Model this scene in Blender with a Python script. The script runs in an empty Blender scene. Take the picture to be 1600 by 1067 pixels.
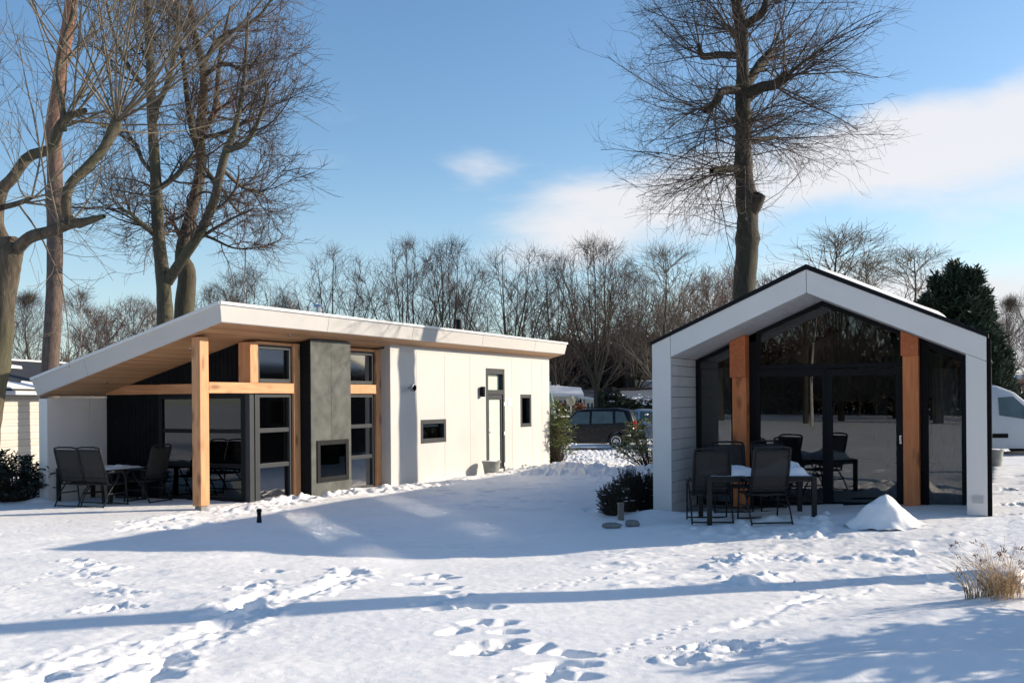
import bpy, bmesh, math, random
import numpy as np
from math import sin, cos, radians, pi, sqrt, atan2
from mathutils import Vector, Matrix
random.seed(7); rng = np.random.default_rng(11)
SC = bpy.context.scene
COL = SC.collection

# ------------------------------------------------------------------ camera model
FPX, HOR, ROLL, EYE = 1540.0, 626.0, 0.008, 1.95
def ray(px, py):
    dx = (px - 800) / FPX; dy = (HOR - py) / FPX
    return (dx * cos(ROLL) + dy * sin(ROLL), 1.0, -dx * sin(ROLL) + dy * cos(ROLL))
def at(px, py, Y):
    d = ray(px, py); return Vector((d[0] * Y, Y, EYE + d[2] * Y))
def gnd(px, py, z=0.0):
    d = ray(px, py); t = (z - EYE) / d[2]; return (d[0] * t, t)
class Frame:
    def __init__(s, ox, oy, a):
        s.ox, s.oy, s.a = ox, oy, a; s.u = (sin(a), cos(a)); s.n = (cos(a), -sin(a))
    def to(s, w, d): return (s.ox + s.n[0] * w + s.u[0] * d, s.oy + s.n[1] * w + s.u[1] * d)
    def loc(s, x, y):
        x = x - s.ox; y = y - s.oy; return (x * s.n[0] + y * s.n[1], x * s.u[0] + y * s.u[1])
LH = Frame(-5.037, 18.769, radians(27.2))
RH = Frame(6.7955, 14.15, radians(26.6))
SUN_AZ, SUN_EL = radians(77.5), radians(19.9)

# ------------------------------------------------------------------ objects
def prop(o, label=None, cat=None, group=None, kind=None):
    if label: o['label'] = label
    if cat: o['category'] = cat
    if group: o['group'] = group
    if kind: o['kind'] = kind
    return o
def empty(name, loc=(0, 0, 0), rz=0.0, label=None, cat=None, group=None):
    o = bpy.data.objects.new(name, None); COL.objects.link(o)
    o.empty_display_size = 0.2
    o.location = loc; o.rotation_euler = (0, 0, rz)
    return prop(o, label, cat, group)
def copy_tree(o, parent=None):
    c = o.copy(); COL.objects.link(c)
    if parent: c.parent = parent
    for ch in list(o.children): copy_tree(ch, c)
    return c
def link(name, me, mat, parent=None, smooth=False):
    o = bpy.data.objects.new(name, me); COL.objects.link(o)
    if mat is not None:
        for m in (mat if isinstance(mat, (list, tuple)) else [mat]): me.materials.append(m)
    if parent: o.parent = parent
    if smooth: me.polygons.foreach_set('use_smooth', np.ones(len(me.polygons), dtype=bool))
    return o

class MB:
    """collects boxes, prisms, tubes and lathes into one mesh"""
    def __init__(s): s.v = []; s.f = []
    def add(s, vs, fs):
        n = len(s.v); s.v += [tuple(v) for v in vs]; s.f += [tuple(n + i for i in f) for f in fs]; return s
    def box(s, x0, x1, y0, y1, z0, z1):
        if x0 > x1: x0, x1 = x1, x0
        if y0 > y1: y0, y1 = y1, y0
        if z0 > z1: z0, z1 = z1, z0
        return s.add([(x0,y0,z0),(x1,y0,z0),(x1,y1,z0),(x0,y1,z0),(x0,y0,z1),(x1,y0,z1),(x1,y1,z1),(x0,y1,z1)],
                     [(0,3,2,1),(4,5,6,7),(0,1,5,4),(1,2,6,5),(2,3,7,6),(3,0,4,7)])
    def prism(s, poly, axis, a0, a1):
        """poly: 2-D points; axis 'y': (x,z) points swept in y; 'x': (y,z) swept in x; 'z': (x,y) swept in z"""
        n = len(poly)
        f = {'y': lambda p, a: (p[0], a, p[1]), 'x': lambda p, a: (a, p[0], p[1]), 'z': lambda p, a: (p[0], p[1], a)}[axis]
        vs = [f(p, a0) for p in poly] + [f(p, a1) for p in poly]
        fs = [tuple(range(n)), tuple(range(2 * n - 1, n - 1, -1))]
        for i in range(n):
            j = (i + 1) % n; fs.append((i, i + n, j + n, j))
        return s.add(vs, fs)
    def bar(s, p, q, w, h=None, up=(0, 0, 1)):
        h = h or w; p = Vector(p); q = Vector(q); t = (q - p).normalized(); up = Vector(up)
        if abs(t.dot(up)) > 0.95: up = Vector((0, 1, 0))
        a = t.cross(up).normalized() * (w / 2); b = a.cross(t).normalized() * (h / 2)
        vs = [p - a - b, p + a - b, p + a + b, p - a + b, q - a - b, q + a - b, q + a + b, q - a + b]
        return s.add(vs, [(0,3,2,1),(4,5,6,7),(0,1,5,4),(1,2,6,5),(2,3,7,6),(3,0,4,7)])
    def tube(s, pts, r, n=8, cap=True):
        pts = [Vector(p) for p in pts]; m = len(pts)
        rs = list(r) if isinstance(r, (list, tuple)) else [r] * m
        vs = []
        prev = None
        for i, p in enumerate(pts):
            t = (pts[min(i + 1, m - 1)] - pts[max(i - 1, 0)]).normalized()
            if prev is None:
                ref = Vector((0, 0, 1)) if abs(t.z) < 0.9 else Vector((1, 0, 0))
                a = t.cross(ref).normalized()
            else:
                a = (prev - t * prev.dot(t)).normalized()
            prev = a; b = t.cross(a)
            for k in range(n):
                c = 2 * pi * k / n; vs.append(p + (a * cos(c) + b * sin(c)) * rs[i])
        fs = [(i * n + k, i * n + (k + 1) % n, (i + 1) * n + (k + 1) % n, (i + 1) * n + k) for i in range(m - 1) for k in range(n)]
        if cap: fs += [tuple(range(n - 1, -1, -1)), tuple((m - 1) * n + k for k in range(n))]
        return s.add(vs, fs)
    def lathe(s, prof, c=(0, 0, 0), n=20, axis='z'):
        vs = []
        for r, h in prof:
            for k in range(n):
                a = 2 * pi * k / n
                p = {'z': (r * cos(a), r * sin(a), h), 'x': (h, r * cos(a), r * sin(a)), 'y': (r * cos(a), h, r * sin(a))}[axis]
                vs.append((c[0] + p[0], c[1] + p[1], c[2] + p[2]))
        m = len(prof)
        fs = [(i * n + k, i * n + (k + 1) % n, (i + 1) * n + (k + 1) % n, (i + 1) * n + k) for i in range(m - 1) for k in range(n)]
        fs += [tuple(range(n - 1, -1, -1)), tuple((m - 1) * n + k for k in range(n))]
        return s.add(vs, fs)
    def build(s, name, mat, parent=None, bevel=0.0, smooth=False, seg=2):
        me = bpy.data.meshes.new(name); me.from_pydata([tuple(v) for v in s.v], [], s.f); me.update()
        bm = bmesh.new(); bm.from_mesh(me); bmesh.ops.recalc_face_normals(bm, faces=bm.faces); bm.to_mesh(me); bm.free()
        o = link(name, me, mat, parent, smooth)
        if bevel:
            m = o.modifiers.new('b', 'BEVEL'); m.width = bevel; m.segments = seg; m.limit_method = 'ANGLE'; m.angle_limit = radians(40)
        return o
def np_mesh(name, V, F, mat, parent=None, smooth=True, extra=None):
    """V (n,3) float, F (m,k) int all faces of one size"""
    V = np.ascontiguousarray(V, dtype=np.float32); F = np.ascontiguousarray(F, dtype=np.int32)
    me = bpy.data.meshes.new(name)
    m, k = F.shape
    me.vertices.add(len(V)); me.vertices.foreach_set('co', V.ravel())
    me.loops.add(m * k); me.loops.foreach_set('vertex_index', F.ravel())
    me.polygons.add(m); me.polygons.foreach_set('loop_start', np.arange(0, m * k, k, dtype=np.int32))
    me.polygons.foreach_set('loop_total', np.full(m, k, dtype=np.int32))
    me.polygons.foreach_set('use_smooth', np.full(m, smooth, dtype=bool))
    me.update(calc_edges=True)
    if extra:
        for nm, arr in extra.items():
            a = me.attributes.new(nm, 'FLOAT', 'POINT'); a.data.foreach_set('value', np.ascontiguousarray(arr, dtype=np.float32))
    return link(name, me, mat, parent)

# ------------------------------------------------------------------ noise on arrays
def _hash(ix, iy, seed):
    h = (ix * 374761393 + iy * 668265263 + seed * 974634777) & 0xFFFFFFFF
    h = ((h ^ (h >> 13)) * 1274126177) & 0xFFFFFFFF
    h = h ^ (h >> 16)
    return (h & 0xFFFFFF) / float(0xFFFFFF)
def vnoise(x, y, seed=0):
    ix = np.floor(x).astype(np.int64); iy = np.floor(y).astype(np.int64)
    fx = x - ix; fy = y - iy
    fx = fx * fx * fx * (fx * (fx * 6 - 15) + 10); fy = fy * fy * fy * (fy * (fy * 6 - 15) + 10)
    a = _hash(ix, iy, seed); b = _hash(ix + 1, iy, seed); c = _hash(ix, iy + 1, seed); d = _hash(ix + 1, iy + 1, seed)
    return (a * (1 - fx) + b * fx) * (1 - fy) + (c * (1 - fx) + d * fx) * fy - 0.5
def fbm(x, y, octs=4, seed=0, gain=0.5):
    t = np.zeros_like(x, dtype=float); a = 1.0
    for o in range(octs):
        t += a * vnoise(x * 2 ** o + 17.3 * o, y * 2 ** o - 9.1 * o, seed + o); a *= gain
    return t
def sstep(a, b, x):
    t = np.clip((x - a) / (b - a), 0, 1); return t * t * (3 - 2 * t)

# ------------------------------------------------------------------ materials
class NT:
    def __init__(s, name):
        s.m = bpy.data.materials.new(name); s.m.use_nodes = True; s.t = s.m.node_tree; s.n = s.t.nodes; s.n.clear()
        s.out = s.n.new('ShaderNodeOutputMaterial')
    def node(s, typ, **kw):
        nd = s.n.new('ShaderNode' + typ)
        for k, v in kw.items():
            if k.startswith('i_'):
                key = k[2:]; key = int(key) if key.isdigit() else key.replace('_', ' ')
                s.set(nd.inputs[key], v)
            else: setattr(nd, k, v)
        return nd
    def set(s, inp, v):
        if isinstance(v, bpy.types.NodeSocket): s.t.links.new(v, inp)
        elif isinstance(v, bpy.types.Node): s.t.links.new(v.outputs[0], inp)
        else:
            if inp.type == 'RGBA' and isinstance(v, (tuple, list)) and len(v) == 3: v = (*v, 1)
            inp.default_value = v
    def coord(s, scale=(1, 1, 1), rot=(0, 0, 0), space='Object'):
        tc = s.node('TexCoord'); mp = s.node('Mapping'); s.t.links.new(tc.outputs[space], mp.inputs[0])
        mp.inputs['Scale'].default_value = scale; mp.inputs['Rotation'].default_value = rot
        return mp.outputs[0]
    def noise(s, vec, scale, detail=4, rough=0.55, dist=0.0):
        n = s.node('TexNoise'); s.set(n.inputs['Vector'], vec); n.inputs['Scale'].default_value = scale
        n.inputs['Detail'].default_value = detail; n.inputs['Roughness'].default_value = rough; n.inputs['Distortion'].default_value = dist
        return n.outputs[0]
    def ramp(s, fac, stops):
        r = s.node('ValToRGB'); s.set(r.inputs[0], fac); e = r.color_ramp.elements
        while len(e) < len(stops): e.new(0.5)
        for el, (p, c) in zip(e, stops): el.position = p; el.color = (*c, 1) if len(c) == 3 else c
        return r.outputs[0]
    def rampv(s, fac, a, b, va=0.0, vb=1.0):
        r = s.node('MapRange'); s.set(r.inputs[0], fac)
        for i, v in zip((1, 2, 3, 4), (a, b, va, vb)): r.inputs[i].default_value = v
        return r.outputs[0]
    def mix(s, fac, a, b, mode='MIX'):
        m = s.node('MixRGB', blend_type=mode); s.set(m.inputs[0], fac); s.set(m.inputs[1], a); s.set(m.inputs[2], b); return m.outputs[0]
    def math(s, op, a, b=None, c=None):
        m = s.node('Math', operation=op); s.set(m.inputs[0], a)
        if b is not None: s.set(m.inputs[1], b)
        if c is not None: s.set(m.inputs[2], c)
        return m.outputs[0]
    def bump(s, h, strength=0.3, dist=0.01):
        b = s.node('Bump'); s.set(b.inputs['Height'], h); b.inputs['Strength'].default_value = strength; b.inputs['Distance'].default_value = dist
        return b.outputs[0]
    def bsdf(s, col, rough=0.6, bump=None, **kw):
        p = s.node('BsdfPrincipled'); s.set(p.inputs['Base Color'], col); s.set(p.inputs['Roughness'], rough)
        if bump is not None: s.set(p.inputs['Normal'], bump)
        for k, v in kw.items(): s.set(p.inputs[k.replace('_', ' ')], v)
        s.t.links.new(p.outputs[0], s.out.inputs[0]); return s.m

def m_plain(name, col, rough=0.5, var=0.12, scale=6, bump=0.1, dist=0.004, metallic=0.0, spec=0.5):
    t = NT(name); v = t.coord(); n = t.noise(v, scale, 5); d = tuple(c * (1 - var) for c in col); l = tuple(min(1, c * (1 + var)) for c in col)
    c = t.ramp(n, [(0.3, d), (0.7, l)])
    r = t.rampv(t.noise(v, scale * 3, 3), 0.3, 0.7, max(0.03, rough - 0.08), min(1, rough + 0.08))
    return t.bsdf(c, r, t.bump(t.noise(v, scale * 12, 3), bump, dist), Metallic=metallic, Specular_IOR_Level=spec)
def m_wood(name, axis, dark, light, scale=1.0, knots=True, rough=0.65):
    """sawn timber, grain along the given object axis"""
    t = NT(name); s = [14.0, 14.0, 14.0]; s['xyz'.index(axis)] = 0.9
    s = [k * scale for k in s]
    v = t.coord(tuple(s)); g = t.noise(v, 1.6, 6, 0.6, 0.6)
    c = t.ramp(g, [(0.25, dark), (0.5, tuple((a + b) / 2 for a, b in zip(dark, light))), (0.75, light)])
    big = t.noise(t.coord((1, 1, 1)), 1.4, 2)
    c = t.mix(t.rampv(big, 0.35, 0.65, 0.0, 0.35), c, dark)
    if knots:
        s2 = [5.0] * 3; s2['xyz'.index(axis)] = 1.9
        vo = t.node('TexVoronoi'); t.set(vo.inputs['Vector'], t.coord(tuple(s2))); vo.inputs['Scale'].default_value = 1.0
        k = t.rampv(vo.outputs['Distance'], 0.10, 0.32, 1.0, 0.0)
        c = t.mix(t.math('MULTIPLY', k, 0.75), c, tuple(q * 0.32 for q in dark))
    fine = t.noise(t.coord(tuple(k * 5 for k in s)), 1.0, 3)
    return t.bsdf(c, rough, t.bump(fine, 0.25, 0.002))
def m_planks(name, axis, period, dark, light, gap=0.05, rough=0.6, grain=None):
    """boards side by side along `axis`, joints and board tone in the shader"""
    t = NT(name); tc = t.node('TexCoord'); sx = t.node('SeparateXYZ'); t.set(sx.inputs[0], tc.outputs['Object'])
    a = t.math('DIVIDE', sx.outputs['xyz'.index(axis)], period)
    fr = t.math('FRACT', a); fl = t.math('FLOOR', a)
    wn = t.node('TexWhiteNoise', noise_dimensions='1D'); t.set(wn.inputs['W'], fl)
    s = [1.0, 1.0, 1.0]; s[grain if grain is not None else 1] = 0.06
    off = t.node('CombineXYZ'); t.set(off.inputs[0], wn.outputs[0]); t.set(off.inputs[1], t.math('MULTIPLY', wn.outputs[0], 7.0))
    ad = t.node('VectorMath', operation='ADD'); t.set(ad.inputs[0], t.coord(tuple(30 * k for k in s))); t.set(ad.inputs[1], off.outputs[0])
    g = t.noise(ad.outputs[0], 1.0, 5)
    f = t.math('ADD', t.math('MULTIPLY', g, 0.7), t.math('MULTIPLY', wn.outputs[0], 0.3))
    c = t.ramp(f, [(0.25, dark), (0.7, light)])
    j = t.math('LESS_THAN', fr, gap)
    c = t.mix(t.math('MULTIPLY', j, 0.7), c, tuple(q * 0.3 for q in dark))
    return t.bsdf(c, rough, t.bump(t.math('SUBTRACT', 1.0, j), 0.6, 0.004))
def m_bark(name, dark, light, moss=None, scale=1.0, orange=None):
    t = NT(name); v = t.coord((3 * scale, 3 * scale, 0.8 * scale))
    n = t.noise(v, 5, 6, 0.65, 0.4); c = t.ramp(n, [(0.3, dark), (0.7, light)])
    if moss:
        mm = t.noise(t.coord(), 0.9, 3); c = t.mix(t.rampv(mm, 0.42, 0.6, 0.0, 0.75), c, moss)
    if orange:
        sx = t.node('SeparateXYZ'); tc = t.node('TexCoord'); t.set(sx.inputs[0], tc.outputs['Object'])
        c = t.mix(t.rampv(sx.outputs[2], orange[0], orange[1]), c, t.ramp(n, [(0.3, tuple(q * 0.6 for q in orange[2])), (0.7, orange[2])]))
    return t.bsdf(c, 0.9, t.bump(n, 0.8, 0.03))
def m_glass(name, tint=(0.9, 0.93, 0.93), refl=1.0, rough=0.0, ior=1.5, wav=0.0):
    t = NT(name); f = t.node('Fresnel'); f.inputs['IOR'].default_value = ior
    tr = t.node('BsdfTransparent'); t.set(tr.inputs[0], tint)
    gl = t.node('BsdfGlossy'); gl.inputs['Roughness'].default_value = rough
    if wav:
        bp = t.bump(t.noise(t.coord(), 1.3, 1), wav, 0.01); t.set(gl.inputs['Normal'], bp)
    mx = t.node('MixShader'); t.set(mx.inputs[0], t.math('MINIMUM', t.math('MULTIPLY', f.outputs[0], refl), 1.0)); t.set(mx.inputs[1], tr.outputs[0]); t.set(mx.inputs[2], gl.outputs[0])
    t.t.links.new(mx.outputs[0], t.out.inputs[0]); return t.m
def m_leaf(name, dark, light, rough=0.45, trans=0.15):
    t = NT(name); at_ = t.node('Attribute', attribute_name='tone'); at_.attribute_type = 'GEOMETRY'
    c = t.ramp(at_.outputs['Fac'], [(0.0, dark), (1.0, light)])
    p = t.node('BsdfPrincipled'); t.set(p.inputs['Base Color'], c); p.inputs['Roughness'].default_value = rough
    tl = t.node('BsdfTranslucent'); t.set(tl.inputs[0], c)
    mx = t.node('MixShader'); mx.inputs[0].default_value = trans; t.set(mx.inputs[1], p.outputs[0]); t.set(mx.inputs[2], tl.outputs[0])
    t.t.links.new(mx.outputs[0], t.out.inputs[0]); return t.m

def m_snow(name, fine=1.0):
    t = NT(name); v = t.coord()
    n1 = t.noise(v, 7, 6, 0.6); n2 = t.noise(v, 60, 4, 0.7); n3 = t.noise(v, 240, 2, 0.6)
    h = t.math('ADD', t.math('MULTIPLY', n1, 1.0), t.math('MULTIPLY', n2, 0.22)); h = t.math('ADD', h, t.math('MULTIPLY', n3, 0.05))
    c = t.ramp(t.noise(v, 1.1, 4), [(0.3, (0.86, 0.848, 0.835)), (0.7, (0.91, 0.897, 0.88))])
    p = t.bsdf(c, 0.55, t.bump(h, 0.35 * fine, 0.03), Specular_IOR_Level=0.25)
    return p
M = {}
M['snow'] = m_snow('snow'); M['snow_soft'] = m_snow('snow_soft', 0.5)
M['white_panel'] = m_plain('white_panel', (0.505, 0.492, 0.472), 0.5, 0.035, 1.3, 0.05)
M['white_trim'] = m_plain('white_trim', (0.66, 0.66, 0.65), 0.4, 0.03, 1.5, 0.03)
M['cabin_panel'] = m_plain('cabin_panel', (0.70, 0.665, 0.62), 0.5, 0.03, 1.3, 0.05)
M['white_board'] = m_plain('white_board', (0.60, 0.60, 0.59), 0.5, 0.06, 3, 0.1)
M['joint'] = m_plain('joint', (0.30, 0.29, 0.28), 0.8)
M['soffit'] = m_planks('soffit', 'x', 0.095, (0.36, 0.185, 0.085), (0.58, 0.34, 0.17), 0.09, 0.6, 1)
M['timber_x'] = m_wood('timber_x', 'x', (0.45, 0.19, 0.075), (0.72, 0.40, 0.195))
M['timber_y'] = m_wood('timber_y', 'y', (0.45, 0.19, 0.075), (0.72, 0.40, 0.195))
M['timber_z'] = m_wood('timber_z', 'z', (0.45, 0.19, 0.075), (0.72, 0.40, 0.195))
M['red_timber'] = m_wood('red_timber', 'z', (0.55, 0.15, 0.042), (0.88, 0.32, 0.11))
M['red_timber_end'] = m_wood('red_timber_end', 'y', (0.44, 0.105, 0.032), (0.72, 0.235, 0.078), 1.0, False)
M['black_board'] = m_plain('black_board', (0.010, 0.0115, 0.013), 0.8, 0.2, 4, 0.15, spec=0.05)
M['grey_frame'] = m_plain('grey_frame', (0.036, 0.042, 0.047), 0.5, 0.08, 3, 0.03, spec=0.2)
M['black_frame'] = m_plain('black_frame', (0.007, 0.008, 0.010), 0.5, 0.1, 3, 0.03, spec=0.15)
M['black_matt'] = m_plain('black_matt', (0.009, 0.009, 0.010), 0.8, 0.2, 5, 0.1, spec=0.05)
M['slate'] = m_plain('slate', (0.098, 0.102, 0.094), 0.7, 0.35, 2.6, 0.15, spec=0.2)
M['shaded_slate_fittings'] = m_plain('shaded_slate_fittings', (0.012, 0.013, 0.014), 0.8, 0.2, 3.2, 0.15, spec=0.1)
M['concrete'] = m_plain('concrete', (0.20, 0.20, 0.19), 0.85, 0.2, 9, 0.4)
M['metal'] = m_plain('metal', (0.55, 0.55, 0.56), 0.25, 0.05, 6, 0.03, metallic=1.0)
M['chair_frame'] = m_plain('chair_frame', (0.015, 0.016, 0.017), 0.45, 0.1, 5, 0.03, spec=0.25)
M['interior_wall'] = m_plain('interior_wall', (0.48, 0.47, 0.44), 0.8, 0.05, 2, 0.05)
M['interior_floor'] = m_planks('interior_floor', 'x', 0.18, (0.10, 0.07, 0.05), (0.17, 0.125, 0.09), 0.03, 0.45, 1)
M['glass'] = m_glass('glass', (0.66, 0.70, 0.70), 1.5, 0.0, 1.5, 0.02)
M['glass_dark'] = m_glass('glass_dark', (0.62, 0.66, 0.67), 2.1, 0.0, 1.52, 0.03)
M['glass_sun'] = m_glass('glass_sun', (0.66, 0.70, 0.70), 6.0, 0.065, 1.5, 0.0)
M['frosted'] = m_plain('frosted', (0.52, 0.60, 0.54), 0.25, 0.02, 1, 0.02)
M['white_plastic'] = m_plain('white_plastic', (0.75, 0.75, 0.75), 0.4, 0.03)
M['curtain'] = m_plain('curtain', (0.60, 0.57, 0.52), 0.9, 0.1, 8, 0.2)
M['log'] = m_plain('log', (0.55, 0.38, 0.24), 0.9, 0.3, 12, 0.4)
# ================================================================== snow ground: one sheet
def axis_coords(spans):
    out = []
    for a, b, st in spans: out.append(np.arange(a, b - 1e-6, st))
    out.append([spans[-1][1]]); return np.concatenate(out)
GX = axis_coords([(-900, -200, 100), (-200, -60, 10), (-60, -22, 1.5), (-22, -9, 0.14), (-9, 9.5, 0.026), (9.5, 22, 0.14), (22, 60, 1.5), (60, 200, 10), (200, 900, 100)])
GY = axis_coords([(-300, -60, 20), (-60, -10, 2), (-10, 4, 0.3), (4, 5.6, 0.05), (5.6, 16.5, 0.021), (16.5, 22, 0.045), (22, 34, 0.1), (34, 60, 0.4), (60, 200, 5), (200, 1500, 100)])
X, Y = np.meshgrid(GX, GY)                     # (ny, nx)
def base_height(x, y):
    x = np.asarray(x, float); y = np.asarray(y, float)
    dx = x - RH.ox; dy = y - RH.oy
    w = dx * RH.n[0] + dy * RH.n[1]; s = dx * RH.u[0] + dy * RH.u[1]
    h = 0.23 * sstep(-5.2, -0.9, w) * sstep(-3.4, 0.3, s) * (1 - sstep(9, 20, s)) * (1 - sstep(2.5, 8, w))
    h = h + 0.06 * np.exp(-((w + 3.1) ** 2 / 2.5 + (s + 0.9) ** 2 / 1.2))
    # inside and under the cabins the sheet stays well below the floors
    h = np.where((w > -4.8) & (w < -0.12) & (s > 2.4) & (s < 13.7), -0.25, h)
    dx = x - LH.ox; dy = y - LH.oy
    w = dx * LH.n[0] + dy * LH.n[1]; s = dx * LH.u[0] + dy * LH.u[1]
    h = h + 0.10 * np.exp(-(((s - 7.3) / 1.6) ** 2 + ((w - 1.15) / 0.55) ** 2)) + 0.05 * np.exp(-(((s - 3.4) / 1.5) ** 2 + ((w - 0.75) / 0.4) ** 2))
    h = np.where((w > -3.7) & (w < -0.15) & (s > 0.3) & (s < 12.5), -0.25, h)
    h = h - 0.03 * sstep(0.0, 1.0, s) * 0 
    return h
def H(x, y): return float(base_height(np.array([x]), np.array([y]))[0])
Z = base_height(X, Y)
near = (np.abs(X) < 60) & (Y > -20) & (Y < 70)
big = fbm(X * 0.16, Y * 0.16, 3, 3) * 0.10
ang = 0.25; U = X * cos(ang) + Y * sin(ang); Vv = -X * sin(ang) + Y * cos(ang)
drift = fbm(U * 0.55, Vv * 1.5, 4, 5) * 0.045
small = fbm(U * 2.2, Vv * 4.5, 4, 9) * 0.016
tiny = fbm(X * 18, Y * 18, 3, 15) * 0.0042
calm = 0.35 + 0.65 * sstep(-0.1, 0.25, fbm(X * 0.22, Y * 0.3, 2, 21))
Z = Z + np.where(near, big + (drift + small) * calm + tiny, 0)

def lumps(cx, cy, rx, ry, n, hmin, hmax, smin, smax, dirn=0.0, seed=1, deep=False):
    """n small soft lumps (or pits) over an ellipse"""
    r = np.random.default_rng(seed)
    for _ in range(n):
        a = r.uniform(0, 2 * pi); q = sqrt(r.uniform(0, 1))
        ex = q * rx * cos(a); ey = q * ry * sin(a)
        x = cx + ex * cos(dirn) - ey * sin(dirn); y = cy + ex * sin(dirn) + ey * cos(dirn)
        s = r.uniform(smin, smax); h = r.uniform(hmin, hmax) * (-1 if deep and r.random() < 0.5 else 1)
        stamp(x, y, s * r.uniform(0.9, 1.8), s, r.uniform(0, pi), h, 2.0, 0.0)
def stamp(x, y, la, lb, th, h, power=2.0, rim=0.0, ragged=0.0):
    """add a bump (h>0) or pit (h<0) with half axes la, lb turned by th; rim = share thrown up round it"""
    R = max(la, lb) * 2.4
    i0, i1 = np.searchsorted(GX, [x - R, x + R]); j0, j1 = np.searchsorted(GY, [y - R, y + R])
    if i1 - i0 < 2 or j1 - j0 < 2: return
    xs = X[j0:j1, i0:i1] - x; ys = Y[j0:j1, i0:i1] - y
    a = xs * cos(th) + ys * sin(th); b = -xs * sin(th) + ys * cos(th)
    r = np.sqrt((a / la) ** 2 + (b / lb) ** 2)
    if ragged: r = r * (1 + ragged * fbm(xs * 9 + x * 31, ys * 9 + y * 17, 3, 77) * 2)
    Z[j0:j1, i0:i1] += h * np.exp(-r ** (power * 2)) if power > 1.01 else h * np.exp(-r * r)
    if rim: Z[j0:j1, i0:i1] += abs(h) * rim * np.exp(-((r - 1.32) / 0.26) ** 2)
def foot(px, py, ang_deg, ln=0.19, wd=0.10, dp=0.085, rim=0.24, z=0.0):
    x, y = gnd(px, py, z); stamp(x, y, ln, wd, radians(ang_deg), -dp, 2.6, rim * 0.35, 0.22)
# deep walking trail up the middle
for f in [(665,900,10),(686,896,60),(675,912,0),(641,912,0),(704,921,60),(692,929,20),(716,934,20),(694,941,0),(690,955,10),(735,950,0),(768,953,0),(666,948,20),
          (745,976,40),(782,978,20),(795,990,0),(712,989,20),(760,1007,-10),(745,1012,20),(797,1004,0),(782,1013,0),(845,1014,60),(887,1022,-20),(910,1026,0),
          (877,1040,20),(912,1041,10),(845,1048,0),(865,1058,20),(910,1061,10),(841,1064,0),(745,1020,0),(652,894,20),(700,900,10)]:
    foot(*f, ln=0.13, wd=0.082, dp=0.066)
# shuffled trail at the left with thrown-up crumbs
def scuff(px, py, rx=0.3, ry=0.16, n=16, h=0.035, seed=0, th=0.0):
    x, y = gnd(px, py); r = np.random.default_rng(seed + int(px * 7 + py))
    stamp(x, y, rx * 0.7, ry * 0.7, th, -h * 1.3, 1.3, 0.3, 0.5)
    for _ in range(n):
        a = r.uniform(0, 2 * pi); q = sqrt(r.uniform(0, 1)); s = r.uniform(0.02, 0.065)
        stamp(x + rx * q * cos(a), y + ry * q * sin(a), s * 1.4, s, r.uniform(0, 3), h * 0.55 * r.uniform(-0.6, 1.1), 1.4, 0.0, 0.5)
for p in [(118,882),(140,888),(160,893),(128,899),(140,902),(145,915),(175,917),(180,928),(205,930),(165,950),(190,948),(150,953),(425,893),(412,910),(385,921),(400,916)]:
    scuff(*p, rx=0.20, ry=0.12, n=14, h=0.035)
def path(pts, step, fn):
    P = [gnd(*p) for p in pts]; k = 0
    for (x0, y0), (x1, y1) in zip(P, P[1:]):
        L = sqrt((x1 - x0) ** 2 + (y1 - y0) ** 2); n = max(1, int(L / step)); th = atan2(y1 - y0, x1 - x0)
        for i in range(n): fn(x0 + (x1 - x0) * i / n, y0 + (y1 - y0) * i / n, th, k); k += 1
r1 = np.random.default_rng(3)
def sled(x, y, th, k, wd=0.17, dp=0.05):
    dp = dp * 0.42
    stamp(x, y, 0.16, wd * 0.55, th, -dp * r1.uniform(0.5, 1.0) * 0.55, 1.2, 0.35, 0.5)
    for sgn in (-1, 1):
        if r1.random() < 0.8:
            o = sgn * (wd + r1.uniform(-0.03, 0.07)); s = r1.uniform(0.018, 0.052)
            stamp(x - sin(th) * o + r1.normal() * 0.04, y + cos(th) * o + r1.normal() * 0.04, s * 1.6, s, th + r1.normal() * 0.5, dp * r1.uniform(0.3, 0.95), 1.4, 0.0, 0.5)
path([(545,885),(560,897),(520,915),(480,925),(440,940),(400,958),(350,977),(300,993),(240,1015),(160,1030),(80,1050),(0,1062)], 0.075, sled)
path([(552,888),(500,922),(455,942),(420,957),(380,975),(330,995),(290,1010),(250,1022),(200,1045),(150,1067)], 0.085, sled)
path([(410,933),(380,945),(350,955),(325,967)], 0.06, sled)
path([(250,1022),(275,1030),(240,1050),(225,1067)], 0.06, sled)
path([(0,1045),(40,1032),(100,1024),(160,1010),(200,995)], 0.13, lambda x, y, th, k: sled(x, y, th, k, 0.1, 0.03))
for p in [(265,1030),(240,1062),(350,975),(395,945),(380,953),(60,1066)]: foot(*p, 30, 0.2, 0.13, 0.08, 0.3)
# little animal tracks (small paired pits)
def paws(x, y, th, k):
    o = 0.035 * (1 if k % 2 else -1) + r1.normal() * 0.01
    stamp(x - sin(th) * o, y + cos(th) * o, 0.035, 0.022, th, -0.026, 1.4, 0.35)
path([(930,1028),(1000,1007),(1040,993),(1100,975)], 0.085, paws)
path([(868,920),(950,902),(985,888),(1035,878)], 0.12, paws)
path([(0,930),(60,905),(100,893)], 0.12, paws)
path([(800,925),(870,912),(940,900)], 0.16, paws)
path([(770,1067),(815,1050),(860,1040)], 0.09, paws)
path([(0,840),(60,828),(130,815)], 0.14, paws)
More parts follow.
